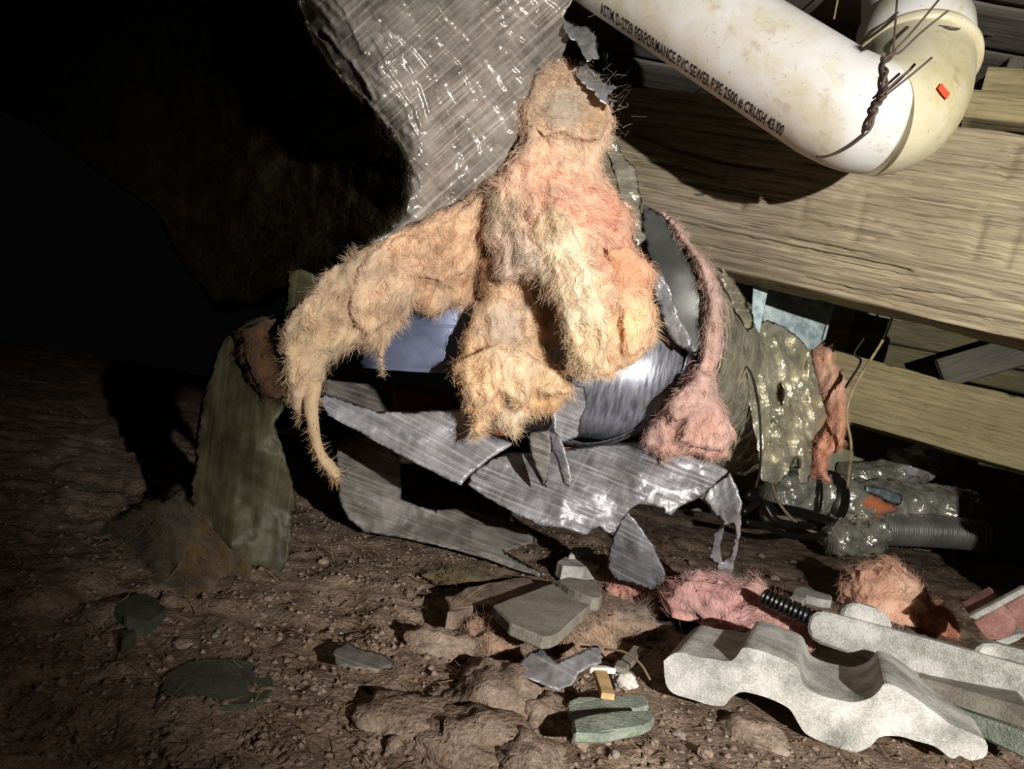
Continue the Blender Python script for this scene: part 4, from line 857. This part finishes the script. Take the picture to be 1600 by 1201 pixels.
sheet('torn_jacket_strip', [(856, 672), (876, 684), (884, 706), (893, 747), (889, 760), (880, 756), (871, 722), (862, 700), (858, 684)], [(860, 680, 0.848), (885, 710, 0.835), (888, 758, 0.84)], M['flap'], 0.0009, step=4, tear=(1.5, 0.1), seed=56, relief=FL(0.003, 6), label='pale silver ribbon hanging beside the dull grey ribbon', cat='jacket sheet')
sheet('torn_jacket_strip', [(862, 640), (895, 600), (914, 604), (918, 630), (908, 655), (905, 682), (880, 690), (866, 676)], [(870, 650, 0.845), (912, 620, 0.865), (900, 680, 0.86)], M['flap_grid'], 0.0009, step=4, tear=(2.5, 0.1), seed=57, relief=FL(0.003, 8), label='small clear silver scrap at the left end of the bare duct', cat='jacket sheet')
sheet('torn_jacket_sheet', [(526, 684), (560, 672), (601, 690), (624, 715), (628, 758), (626, 780), (679, 797), (710, 793), (745, 796), (791, 810), (825, 827), (840, 845), (812, 856), (786, 860), (820, 880), (856, 898), (842, 901), (756, 872), (684, 852), (627, 840), (569, 831), (546, 812), (530, 782), (526, 741), (524, 709)],
      [(540, 690, 1.06), (600, 700, 1.05), (540, 780, 1.08), (570, 825, 1.09), (690, 800, 1.12), (684, 848, 1.07), (790, 815, 1.14), (835, 843, 1.12), (770, 865, 1.06), (850, 897, 1.03), (740, 830, 1.08)],
      M['flap_dull'], 0.001, step=5, tear=(1.5, 0.06), seed=58, relief=FL(0.006, 9), label='grey crumpled jacket sheet trailing from the shadow onto the dirt', cat='jacket sheet')
sheet('torn_jacket_sheet', [(508, 575), (545, 565), (600, 590), (660, 612), (745, 618), (745, 650), (650, 655), (560, 650), (505, 612)], [(510, 580, 1.2), (740, 640, 1.16), (600, 640, 1.15)], M['flap_dull'], 0.001, step=7, tear=(2, 0.06), seed=59, relief=FL(0.006, 10), label='dim grey jacket piece seen through the gap under the blue collar', cat='jacket sheet')
batt('glass_wool_batt', [(610, 600), (700, 608), (760, 612), (800, 640), (795, 700), (740, 690), (660, 660), (615, 640)], [(610, 610, 1.13), (740, 620, 1.10), (780, 690, 1.0), (640, 650, 1.12)], (150, 84, 62), [(740, 630, 40, (134, 70, 50))], 0.008, 10, (1, 0), 0.004, 60, 0.4, 0.01, step=7, label='dark rust-red wool tucked under the rim of the blue collar', cat='insulation')  # pink wool coloured dark red to stand for the shade under the rim
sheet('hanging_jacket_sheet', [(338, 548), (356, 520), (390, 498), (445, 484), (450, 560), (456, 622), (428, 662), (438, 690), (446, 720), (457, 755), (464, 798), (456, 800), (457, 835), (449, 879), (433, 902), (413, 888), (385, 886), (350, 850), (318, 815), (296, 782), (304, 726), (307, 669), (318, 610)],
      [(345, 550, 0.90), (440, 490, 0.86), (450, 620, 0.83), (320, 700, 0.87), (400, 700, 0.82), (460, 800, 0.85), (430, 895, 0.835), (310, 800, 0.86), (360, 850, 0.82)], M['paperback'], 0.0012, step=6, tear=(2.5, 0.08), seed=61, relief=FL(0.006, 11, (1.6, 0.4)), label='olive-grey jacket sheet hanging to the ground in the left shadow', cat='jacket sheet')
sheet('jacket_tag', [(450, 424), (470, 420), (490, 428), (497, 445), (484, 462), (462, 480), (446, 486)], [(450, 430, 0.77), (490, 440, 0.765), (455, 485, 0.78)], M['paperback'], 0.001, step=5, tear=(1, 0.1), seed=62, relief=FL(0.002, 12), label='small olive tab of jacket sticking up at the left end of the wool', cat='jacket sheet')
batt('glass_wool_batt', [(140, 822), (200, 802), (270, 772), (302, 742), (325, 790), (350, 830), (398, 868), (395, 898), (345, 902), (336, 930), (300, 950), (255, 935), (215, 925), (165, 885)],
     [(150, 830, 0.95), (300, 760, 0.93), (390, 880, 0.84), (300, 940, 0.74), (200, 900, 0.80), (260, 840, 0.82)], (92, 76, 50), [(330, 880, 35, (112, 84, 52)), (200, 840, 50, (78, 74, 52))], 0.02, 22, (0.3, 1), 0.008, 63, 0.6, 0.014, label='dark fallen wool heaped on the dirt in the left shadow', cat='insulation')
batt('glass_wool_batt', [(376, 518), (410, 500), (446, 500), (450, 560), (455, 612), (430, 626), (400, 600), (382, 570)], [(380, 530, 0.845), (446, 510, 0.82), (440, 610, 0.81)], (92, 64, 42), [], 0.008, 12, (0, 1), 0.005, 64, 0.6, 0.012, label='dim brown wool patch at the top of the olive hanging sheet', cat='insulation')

# ------------------------------------------------------------------ galvanised hanger, wires, far ducts
hg = thing('galvanised_hanger', W(1190, 560, 1.40).tolist(), 'blue-grey galvanised strap and plate behind the crumpled jacket', 'bracket')
def plate(name, pts, d, mat, parent, t=0.002, **k):
    P = [W(x, y, d if len(p_) < 3 else p_[2]) for p_ in pts for x, y in [p_[:2]]]; return prism(name, P, (0, t, 0), mat, parent, bev=0.0006, **k)
plate('strap', [(1179, 405), (1206, 410), (1200, 455), (1190, 505), (1180, 575), (1170, 570), (1175, 480)], 1.14, M['galv'], hg)
plate('plate', [(1198, 448), (1250, 456), (1306, 470), (1290, 530), (1272, 545), (1190, 548), (1192, 480)], 1.24, M['galv'], hg)
plate('plate_edge', [(1306, 470), (1300, 474), (1284, 534), (1290, 530)], 1.235, M['galv'], hg)
plate('metal_clip', [(1206, 431), (1240, 430), (1234, 442), (1220, 448), (1202, 448)], 1.55, M['galv'], None, label='small pale metal clip in the dark gap under the girder', cat='clip')
tube('thin_wire', smooth_path([W(1397, 488, 1.20), W(1380, 530, 1.2), W(1352, 575, 1.19), W(1332, 612, 1.18), W(1323, 650, 1.18), W(1330, 698, 1.19), W(1324, 762, 1.22)], 8), 0.0022, M['wire_tan'], 7, label='tan wire hanging in front of the hewn beam', cat='wire')
tube('thin_wire', smooth_path([W(1378, 480, 1.24), W(1352, 525, 1.24), W(1335, 552, 1.24), W(1345, 565, 1.24), W(1324, 600, 1.23), W(1322, 606, 1.23)], 6), 0.0018, M['wire_dark'], 6, label='black wire beside the tan wire at the hewn beam', cat='wire')
tube('thin_wire', smooth_path([W(1166, 572, 1.02), W(1176, 590, 1.02), W(1186, 640, 1.03), W(1189, 700, 1.03), W(1186, 740, 1.04), W(1180, 762, 1.04)], 8), 0.0016, M['wire_dark'], 6, label='dark wire running down the front of the crumpled jacket', cat='wire')
tube('thin_wire', smooth_path([W(1167, 576, 1.02), W(1158, 595, 1.02), W(1146, 622, 1.02)], 6), 0.0012, M['wire_tan'], 6, label='short pale wire branching left on the crumpled jacket', cat='wire')
tube('floor_cable', smooth_path([W(1205, 750, 1.45), W(1212, 775, 1.48), W(1228, 800, 1.50), W(1250, 820, 1.53), W(1278, 833, 1.56), W(1300, 832, 1.58)], 8), 0.0032, M['wire_tan'], 7, label='tan cable drooping to the ground left of the foil ducts', cat='cable')
for k, (pp, lab) in enumerate([([(1165, 770, 1.5), (1200, 790, 1.52), (1250, 800, 1.56), (1300, 815, 1.6)], 'thick black hose lying behind the hanging silver ribbon'),
                               ([(1160, 800, 1.45), (1190, 785, 1.5), (1215, 815, 1.5), (1270, 822, 1.55)], 'black hose looping on the dirt beside the tan cable'),
                               ([(1165, 815, 1.42), (1195, 822, 1.45), (1240, 838, 1.5), (1290, 835, 1.55)], 'lowest black hose on the dirt left of the foil duct')]):
    tube('black_hose', smooth_path([W(*p) for p in pp], 8), 0.010 - 0.002 * k, M['black_plastic'], 12, label=lab, cat='hose', group='black hoses')

def crumple(a, fq, seed=0, rib=None):
    def f(s, th):
        q = np.stack([np.cos(th) * 0.07, np.sin(th) * 0.07, s], -1); o = a * (fbm(q * fq + seed, 2) + 0.8 * (ridge(q * fq * 1.9 + seed, 2) - 0.3))
        if rib: o = o + rib[0] * np.sin(s * 2 * np.pi / rib[1])
        return o
    return f
fd = thing('foil_flex_duct', W(1400, 840, 1.8).tolist(), 'long foil-wrapped flexible duct on the ground at back right', 'duct')
def pathW(p, n=12, st=0.006): return resample(smooth_path([W(*q) for q in p], n), st)
tube('foil_sleeve', pathW([(1205, 772, 1.66), (1255, 775, 1.70), (1310, 785, 1.72), (1350, 800, 1.74)]), 0.060, M['foil_dark'], 60, fd, disp=crumple(0.012, 22, 1))
tube('foil_sleeve', pathW([(1335, 790, 1.74), (1400, 788, 1.77), (1460, 795, 1.79), (1512, 806, 1.80)]), 0.056, M['foil_dark'], 72, fd, disp=crumple(0.010, 26, 2))
tube('ribbed_core', pathW([(1375, 826, 1.70), (1430, 828, 1.71), (1480, 831, 1.72), (1534, 836, 1.73)], 14, 0.0013), 0.034, M['duct_grey'], 40, fd, disp=lambda s, t: 0.0028 * np.sin(s * 2 * np.pi / 0.0115))
tube('foil_end', pathW([(1300, 835, 1.62), (1335, 843, 1.64), (1372, 832, 1.66)]), 0.038, M['foil_dark'], 48, fd, disp=crumple(0.012, 30, 3))
tube('strap_band', pathW([(1275, 778, 1.70), (1290, 782, 1.71)]), 0.068, M['black_plastic'], 40, fd)
tube('strap_band', pathW([(1258, 776, 1.69), (1266, 777, 1.69)]), 0.067, M['black_plastic'], 40, fd)
batt('wool_tear', [(1352, 768), (1372, 776), (1392, 788), (1408, 796), (1390, 803), (1356, 803), (1348, 786)], [(1355, 775, 1.675), (1400, 795, 1.685), (1360, 800, 1.67)], (196, 120, 84), [], 0.006, 8, (1, 0.2), 0.004, 65, 0.5, 0.008, step=4, label='orange wool showing through a tear in the long foil duct', cat='insulation')
sheet('tape_patch', [(1354, 760), (1380, 762), (1410, 772), (1408, 790), (1392, 786), (1372, 775), (1352, 768)], [(1355, 765, 1.665), (1405, 780, 1.675), (1380, 765, 1.67)], M['galv'], 0.001, step=4, tear=(1, 0.1), seed=66, label='pale blue-grey foil patch above the orange tear', cat='tape')
fd2 = tube('flex_duct', pathW([(1318, 752, 1.92), (1360, 752, 1.92), (1400, 745, 1.93), (1428, 738, 1.94)]), np.array([0.05]), M['foil_dark'], 56, disp=crumple(0.006, 18, 5), label='short grey foil duct lying behind the long foil duct', cat='duct')
tube('flex_duct', pathW([(1402, 728, 1.90), (1430, 724, 1.92), (1462, 716, 1.95), (1475, 712, 1.96)]), 0.042, M['foil'], 56, disp=crumple(0.010, 26, 6), label='bright crumpled foil duct elbow at the far wall', cat='duct')
tube('dark_pipe', pathW([(1440, 742, 1.94), (1475, 726, 1.96), (1520, 700, 2.0)]), 0.008, M['wire_dark'], 12, label='thin dark pipe rising right of the bright foil elbow', cat='pipe')
plate('wall_board', [(1290, 690), (1335, 690), (1332, 740), (1320, 752), (1292, 748)], 1.98, M['concrete'], None, 0.02, label='pale board leaning on the far wall behind the orange-pink strip', cat='board')

# ------------------------------------------------------------------ roof tiles and rubble
def wl_depth(px, a=(1037, 0.668), b=(1545, 0.628)):
    return a[1] + (px - a[0]) / (b[0] - a[0]) * (b[1] - a[1])
prof = [(1037, 1032), (1050, 1022), (1064, 1019), (1090, 1026), (1112, 1029), (1139, 1033), (1152, 1024), (1161, 1012), (1180, 1014), (1210, 1024), (1240, 1037), (1249, 1049), (1253, 1064), (1262, 1076), (1285, 1087), (1310, 1093), (1334, 1097), (1360, 1090), (1374, 1078), (1382, 1068), (1400, 1072), (1430, 1090), (1470, 1120), (1484, 1130), (1510, 1142), (1540, 1157),
        (1541, 1180), (1517, 1188), (1500, 1180), (1487, 1185), (1461, 1166), (1430, 1157), (1405, 1150), (1375, 1151), (1364, 1162), (1352, 1170), (1334, 1175), (1310, 1168), (1285, 1159), (1259, 1146), (1244, 1124), (1232, 1106), (1202, 1091), (1175, 1083), (1157, 1081), (1142, 1090), (1131, 1102), (1109, 1101), (1080, 1092), (1052, 1083), (1040, 1066)]
prof = smooth_path(np.array(prof + prof[:1], float), 3)[:-1]
P0 = np.array([W(x, y, wl_depth(x)) for x, y in prof]); P0[:, 2] += 0.0
prism('roof_tile', P0, (0.05, 0.115, -0.004), M['tile'], bev=0.0, jag=0.0, seed=2, label='S-curved concrete roof tile lying end-on in the foreground', cat='roof tile')
# flat slab tile behind it with its rounded edge bar
t2 = thing('roof_tile', W(1430, 1060, 0.74).tolist(), 'long thick-edged concrete roof tile with raised lugs, right foreground', 'roof tile')
def wd2(x): return 0.815 + (x - 1261) / 340 * (-0.115)
face = [(1261, 978), (1266, 962), (1276, 953), (1300, 958), (1400, 985), (1500, 1012), (1620, 1046), (1620, 1108), (1500, 1074), (1416, 1050), (1375, 1036), (1300, 1013), (1280, 1006), (1266, 998)]
prism('edge_bar', [W(x, y, wd2(x)) for x, y in face], (0.012, 0.030, -0.004), M['tile'], t2, bev=0.003, jag=0.0008, seed=4)
for (lug, dz) in [([(1311, 963), (1322, 942), (1336, 940), (1386, 956), (1400, 985), (1390, 984)], 0.02), ([(1520, 1022), (1532, 1006), (1545, 1003), (1620, 1020), (1620, 1046)], 0.02)]:
    prism('lug', [W(x, y, wd2(x) + 0.014) for x, y in lug], (0.01, 0.03, -0.004), M['tile'], t2, bev=0.003, jag=0.0006, seed=6)
t3 = thing('roof_tile', W(1500, 1120, 0.68).tolist(), 'ridged pale tile under the thick-edged tile at bottom right', 'roof tile')
def wd3(x): return 0.765 + (x - 1378) / 240 * (-0.125)
prism('upper_step', [W(x, y, wd3(x)) for x, y in [(1378, 1066), (1384, 1054), (1420, 1054), (1500, 1076), (1620, 1110), (1620, 1150), (1500, 1108), (1420, 1082)]], (0.03, 0.06, -0.004), M['tile_grey'], t3, bev=0.002, jag=0.0008, seed=8)
prism('lower_step', [W(x, y, wd3(x) - 0.006) for x, y in [(1390, 1084), (1420, 1083), (1500, 1109), (1620, 1151), (1620, 1195), (1530, 1152), (1470, 1122)]], (0.03, 0.06, -0.004), M['tile_green'], t3, bev=0.002, jag=0.0008, seed=9)
def flat(name, pts, z, th, mat, jag=0.0025, seed=0, parent=None, **tags):
    return prism(name, [PL(x, y, z if len(p) < 3 else p[2]) for p in pts for x, y in [p[:2]]], (0, 0, -th), mat, parent, bev=0.0015, jag=jag, seed=seed, **tags)
flat('tile_fragment', [(1100, 990), (1110, 978), (1180, 990), (1205, 1012), (1212, 1024), (1160, 1012), (1140, 1034), (1108, 1028)], 0.022, 0.02, M['tile_grey'], seed=1, label='flat grey tile piece under the pink clump behind the S-tile', cat='tile fragment')
flat('tile_fragment', [(1245, 998), (1275, 1010), (1330, 1022), (1378, 1044), (1388, 1060), (1374, 1078), (1350, 1092), (1300, 1088), (1262, 1074), (1252, 1040)], 0.012, 0.014, M['tile_grey'], seed=2, label='sloping grey tile surface between the S-tile and the long tile', cat='tile fragment')
s5 = flat('tile_slab', [(771, 945), (866, 909), (880, 912), (890, 918), (936, 934), (871, 992), (855, 997), (797, 974)], 0.048, 0.011, M['tile_grey'], 0.0012, seed=3, label='flat grey concrete tile slab lying in the rubble, centre foreground', cat='tile slab')
flat('raised_lip', [(872, 905), (887, 900), (912, 904), (937, 911), (941, 932), (934, 936), (905, 926), (890, 918)], 0.056, 0.014, M['tile_grey'], 0.0012, seed=31, parent=s5)
flat('tile_slab', [(698, 932), (730, 918), (808, 900), (862, 908), (770, 944), (740, 946), (702, 960)], 0.030, 0.018, M['clod'], 0.003, seed=5, label='dirt-covered tile slab behind the flat grey slab', cat='tile slab')
g1 = [(884, 1092), (900, 1088), (1007, 1085), (1017, 1104), (960, 1110), (893, 1115)]
flat('slate_piece', g1, 0.022, 0.007, M['tile_green'], seed=7, label='rear of two stacked green-grey slate pieces in front of the slab', cat='slate piece')
g2 = [(893, 1120), (950, 1112), (1013, 1106), (1024, 1118), (1018, 1131), (985, 1140), (955, 1147), (900, 1146)]
flat('slate_piece', g2, 0.034, 0.007, M['tile_green'], seed=8, label='front of two stacked green-grey slate pieces in front of the slab', cat='slate piece')
cf = thing('tile_fragment', G(910, 880).tolist(), 'pale cross-shaped tile fragment left of the leaf-shaped silver lobe', 'tile fragment')
flat('cross_bar', [(871, 876), (884, 868), (900, 866), (942, 868), (944, 882), (910, 886), (880, 884)], 0.024, 0.02, M['tile'], 0.0012, 9, cf)
flat('cross_stem', [(889, 866), (892, 854), (924, 854), (930, 866)], 0.030, 0.026, M['tile'], 0.001, 10, cf)
flat('cross_foot', [(894, 884), (916, 886), (910, 896), (898, 894)], 0.016, 0.02, M['tile'], 0.001, 11, cf)
stone('brown_stone', G(932, 897) + np.array([0, 0, 0.008]), (0.035, 0.03, 0.02), M['clod'], 3, label='smooth brown stone at the foot of the leaf-shaped lobe', cat='stone')
uf = thing('tile_fragment', G(1260, 935).tolist(), 'pale hook-shaped tile fragment between the two pink clumps', 'tile fragment')
flat('hook_top', [(1240, 921), (1250, 915), (1300, 930), (1300, 938), (1282, 936), (1262, 930), (1252, 944), (1231, 938)], 0.034, 0.012, M['tile'], 0.001, 12, uf)
# red tile box at the right edge
rb = thing('broken_box_tile', G(1560, 985).tolist(), 'broken reddish box-shaped tile at the right edge', 'tile fragment')
def wd4(x): return 0.93 - (x - 1515) / 100 * 0.03
prism('face', [W(x, y, wd4(x)) for x, y in [(1522, 972), (1570, 944), (1584, 960), (1590, 968), (1582, 980), (1592, 990), (1556, 1002), (1540, 1000)]], (0.012, 0.05, 0.012), M['tile_red'], rb, bev=0.0012, jag=0.0008, seed=13)
prism('rim', [W(x, y, wd4(x) - 0.004) for x, y in [(1514, 964), (1524, 958), (1612, 912), (1614, 922), (1530, 966), (1520, 972)]], (0.002, 0.010, 0.0), M['tile'], rb, bev=0.001, jag=0.0006, seed=14)
prism('side', [W(x, y, wd4(x) + 0.06) for x, y in [(1540, 962), (1612, 924), (1612, 990), (1590, 1000)]], (0.0, 0.012, 0.0), M['tile_red'], rb, bev=0.001, jag=0.0006, seed=15)
prism('foot', [W(x, y, wd4(x)) for x, y in [(1556, 1002), (1592, 990), (1604, 986), (1604, 996), (1570, 1010)]], (0.01, 0.05, 0.008), M['tile'], rb, bev=0.001, jag=0.0006, seed=16)
cp = resample(np.array([W(1194, 932, 0.86), W(1228, 948, 0.84), W(1268, 966, 0.82)]), 0.0012)
tube('corrugated_conduit', cp, 0.0085, M['black_plastic'], 20, disp=lambda s, t: 0.0016 * np.sign(np.sin(s * 2 * np.pi / 0.0055)), label='short black corrugated conduit end beside the long tile', cat='conduit')
# pink clumps
PKS = [(220, 168, 158), (232, 194, 184), (210, 156, 144)]
def on(px, py, up=0): p = G(px, py); p[2] += up; return p
clump('pink_wool_clump', on(1135, 985, 0.012) + np.array([0, 0.02, 0]), (0.072, 0.05, 0.042), (214, 168, 160), PKS, 71, 1.1, label='pink wool clump lying behind the S-tile', cat='insulation', group='wool clumps on the dirt')
clump('pink_wool_clump', on(1205, 1010, 0.006) + np.array([0, 0.02, 0]), (0.045, 0.035, 0.03), (212, 168, 160), PKS, 72, 0.7, label='pink wool clump sliding down to the right of the larger one', cat='insulation', group='wool clumps on the dirt')
clump('pink_wool_clump', on(1398, 980, 0.02) + np.array([0, 0.03, 0]), (0.056, 0.045, 0.055), (228, 182, 154), [(236, 188, 156), (224, 170, 142), (240, 206, 178)], 73, 1.0, label='orange-pink wool clump behind the lug of the long tile', cat='insulation', group='wool clumps on the dirt')
clump('pink_wool_clump', on(1462, 990, 0.006) + np.array([0, 0.02, 0]), (0.035, 0.03, 0.028), (206, 142, 110), [(196, 140, 104), (216, 160, 124)], 74, 0.6, label='smaller tan-pink wool clump at the right of the orange one', cat='insulation', group='wool clumps on the dirt')
clump('pink_wool_clump', on(985, 930, 0.002), (0.032, 0.026, 0.02), (210, 156, 138), PKS, 75, 0.5, label='small salmon wool tuft below the leaf-shaped silver lobe', cat='insulation', group='wool clumps on the dirt')
clump('dirty_wool_clump', on(772, 1008, -0.004), (0.028, 0.03, 0.024), (160, 132, 110), [(172, 140, 116), (144, 122, 106)], 76, 0.6, fl=0.016, label='dirty brown wool clump left of the flat grey slab', cat='insulation', group='wool clumps on the dirt')
clump('dirty_wool_clump', on(905, 1010, 0.0), (0.034, 0.03, 0.022), (160, 134, 110), [(174, 146, 118), (146, 124, 104)], 77, 0.6, fl=0.016, label='dirty tan wool clump at the near corner of the flat grey slab', cat='insulation', group='wool clumps on the dirt')
clump('dirty_wool_clump', on(960, 975, 0.0), (0.05, 0.04, 0.02), (150, 128, 110), [(164, 138, 116), (136, 118, 104)], 78, 0.7, fl=0.016, label='flattened brown wool right of the flat grey slab', cat='insulation', group='wool clumps on the dirt')
clump('dirty_wool_clump', on(730, 910, 0.0), (0.05, 0.03, 0.014), (122, 104, 72), [(112, 96, 66)], 79, 0.5, fl=0.014, label='olive wool tuft by the tail of the grey sheet', cat='insulation', group='wool clumps on the dirt')
# foil scrap and chips
sheet('jacket_scrap', [(806, 1040), (826, 1020), (846, 1012), (870, 1035), (905, 1018), (930, 1006), (939, 1012), (940, 1036), (925, 1040), (905, 1052), (895, 1070), (872, 1078), (840, 1066), (815, 1056)],
      lambda P: np.array([W(0, 0, 1)[1]]) * 0 + (0.030 - H) / (((P[:, 0] - 800) / F) * SA - ((P[:, 1] - 600.5) / F) * CA), M['flap'], 0.0009, step=4, tear=(1.5, 0.1), seed=81, relief=FL(0.007, 14), label='crumpled silver jacket scrap in front of the flat grey slab', cat='jacket scrap')
def chip(name, a, b, w, mat, z=0.015, **tags):
    A = PL(a[0], a[1], z); B = PL(b[0], b[1], z); t = B - A; n = np.array([-t[1], t[0], 0]); n = n / np.linalg.norm(n) * w / 2
    return prism(name, [A - n, A - n * 0.2 + np.array([0, 0, 0.002]), A + n, B + n * 0.8, B - n], (0, 0, -0.005), mat, bev=0.0006, jag=0.001, seed=int(a[0]), **tags)
chip('wood_chip', (938, 1046), (952, 1084), 0.012, M['yellow_chip'], 0.028, label='yellow wood chip standing by the silver scrap', cat='chip')
chip('white_chip', (920, 1040), (962, 1042), 0.006, M['white_chip'], 0.030, label='white sliver lying across the yellow chip', cat='chip')
stone('white_crumb', on(972, 1074, 0.008), (0.012, 0.009, 0.007), M['white_chip'], 5, rough=0.5, label='crumpled white crumb right of the yellow chip', cat='crumb')
stone('pink_pebble', on(815, 1006, 0.012), (0.011, 0.008, 0.008), M['tile_red'], 6, label='rounded pinkish pebble under the edge of the flat slab', cat='pebble')
chip('wood_splinter', (1000, 1010), (968, 1044), 0.012, M['tile_grey'], 0.02, label='grey splinter lying between the slab and the S-tile', cat='chip')
chip('wood_splinter', (884, 852), (878, 862), 0.006, M['greywood'], 0.02, label='tiny grey splinter beyond the cross-shaped fragment', cat='chip')
tube('straw', smooth_path([PL(945, 1014, 0.03), PL(975, 1018, 0.034), PL(1000, 1036, 0.03), PL(1016, 1062, 0.02)], 6), 0.0011, M['twig'], 6, label='pale bent straw arching beside the slab', cat='straw')
flat('stone_flag', [(245, 1075), (262, 1050), (290, 1034), (340, 1026), (395, 1032), (425, 1052), (432, 1080), (400, 1100), (340, 1106), (290, 1096)], 0.009, 0.02, M['dark_slab'], 0.003, seed=21, label='dark green-grey flat stone in the left foreground', cat='stone')
flat('stone_flag', [(180, 935), (230, 925), (262, 950), (240, 972), (190, 965)], 0.014, 0.016, M['dark_slab'], 0.003, seed=22, label='small dark flat stone under the fallen wool', cat='stone')
flat('stone_flag', [(190, 985), (215, 978), (222, 988), (192, 998)], 0.016, 0.014, M['dark_slab'], 0.002, seed=23, label='narrow dark chip of stone left of the green-grey flat stone', cat='stone')
sheet('jacket_scrap', [(516, 1018), (540, 1002), (562, 1012), (600, 1022), (622, 1038), (590, 1048), (550, 1044), (524, 1036)], lambda P: (0.022 - H) / (((P[:, 0] - 800) / F) * SA - ((P[:, 1] - 600.5) / F) * CA), M['flap_dull'], 0.0009, step=4, tear=(2, 0.1), seed=82, relief=FL(0.007, 15), label='folded dull grey scrap half buried in the left foreground', cat='jacket scrap')
for k, (x, y, r, h, lab) in enumerate([(775, 1085, 0.045, 0.028, 'large pale dirt lump left of the slate pieces'), (750, 1165, 0.05, 0.024, 'cracked dirt lump at the bottom edge, centre'), (850, 1120, 0.03, 0.018, 'dirt lump just left of the front slate piece'),
                                      (690, 1010, 0.03, 0.02, 'rounded dirt lump left of the dirty wool clump'), (820, 1190, 0.03, 0.016, 'small dirt lump at the bottom edge'), (1000, 985, 0.022, 0.018, 'grey dirt lump right of the slab'), (1022, 960, 0.02, 0.016, 'grey dirt lump under the salmon tuft'),
                                      (720, 960, 0.024, 0.018, 'dirt lump at the left end of the dirt-covered slab'), (1180, 1150, 0.03, 0.014, 'flat dirt lump under the S-tile'), (640, 1120, 0.04, 0.016, 'broad dirt lump in the middle foreground')]):
    stone('dirt_clod', on(x, y, -h * 0.25), (r, r * 0.75, h), M['clod'] if k not in (1, 9) else M['dirt'], 10 + k, rough=0.45, flat=False, label=lab, cat='dirt clod', group='dirt lumps in the rubble')
# pebbles and chips one can count
pr = np.random.default_rng(12); spots_ = [(1018 // 1 * 0 + x, y) for x, y in [(408, 1166), (405, 968), (418, 937), (95, 1069), (560, 1110), (575, 1075), (615, 1165), (610, 1175), (640, 930), (285, 1010), (335, 995), (505, 880), (545, 1000), (600, 985), (655, 1095), (690, 1150), (1060, 1150), (1100, 1180), (1010, 1175), (960, 1180), (905, 1165), (860, 1060), (1190, 870), (1240, 880), (1290, 895), (1350, 885), (1420, 900), (1210, 905), (1400, 915), (1470, 940), (1080, 880), (870, 940), (660, 985), (745, 1010)]]
for k, (x, y) in enumerate(spots_):
    s = pr.uniform(0.003, 0.008); o = stone('pebble', on(x, y, s * 0.3), (s, s * 0.8, s * 0.6), [M['clod'], M['tile_grey'], M['clod']][k % 3], 30 + k, rough=0.4, label='small pebble lying loose on the dirt', cat='pebble', group='loose pebbles on the dirt')
# crumbs, straw bits and lint nobody could count
n = 5200; yy = 0.42 + 1.6 * pr.random(n) ** 1.6; xx = pr.uniform(-0.75, 0.8, n) * (yy + 0.1); zz = ground_z(xx, yy) + 0.001
d3 = np.stack([pr.normal(0, 1, n), pr.normal(0, 1, n), np.abs(pr.normal(0, 0.25, n))], -1)
strands('ground_litter', None, np.stack([xx, yy, zz], -1), d3, pr.uniform(0.006, 0.03, n), 0.0012, None, M['twig'], 0.35, 91, 0.0, label='straw bits and lint scattered over the dirt')
n = 7000; yy = 0.42 + 1.5 * pr.random(n) ** 1.5; xx = np.where(pr.random(n) < 0.45, pr.normal(0.0, 0.16, n), pr.uniform(-0.75, 0.8, n) * (yy + 0.1)); zz = ground_z(xx, yy)
d8 = np.array([[1, 0, 0], [-1, 0, 0], [0, 1, 0], [0, -1, 0], [0, 0, 1], [0, 0, -1]], float); of = np.array([[0, 2, 4], [2, 1, 4], [1, 3, 4], [3, 0, 4], [2, 0, 5], [1, 2, 5], [3, 1, 5], [0, 3, 5]])
s = pr.uniform(0.0012, 0.0045, (n, 1, 1)) * pr.uniform(0.6, 1.4, (n, 6, 1)); v = (np.stack([xx, yy, zz], -1)[:, None] + d8[None] * s * np.array([1, 1, 0.7])).reshape(-1, 3)
mk('ground_crumbs', v, (np.arange(n)[:, None, None] * 6 + of[None]).reshape(-1, 3), M['clod'], smooth=False, kind='stuff', label='dirt crumbs scattered over the floor')
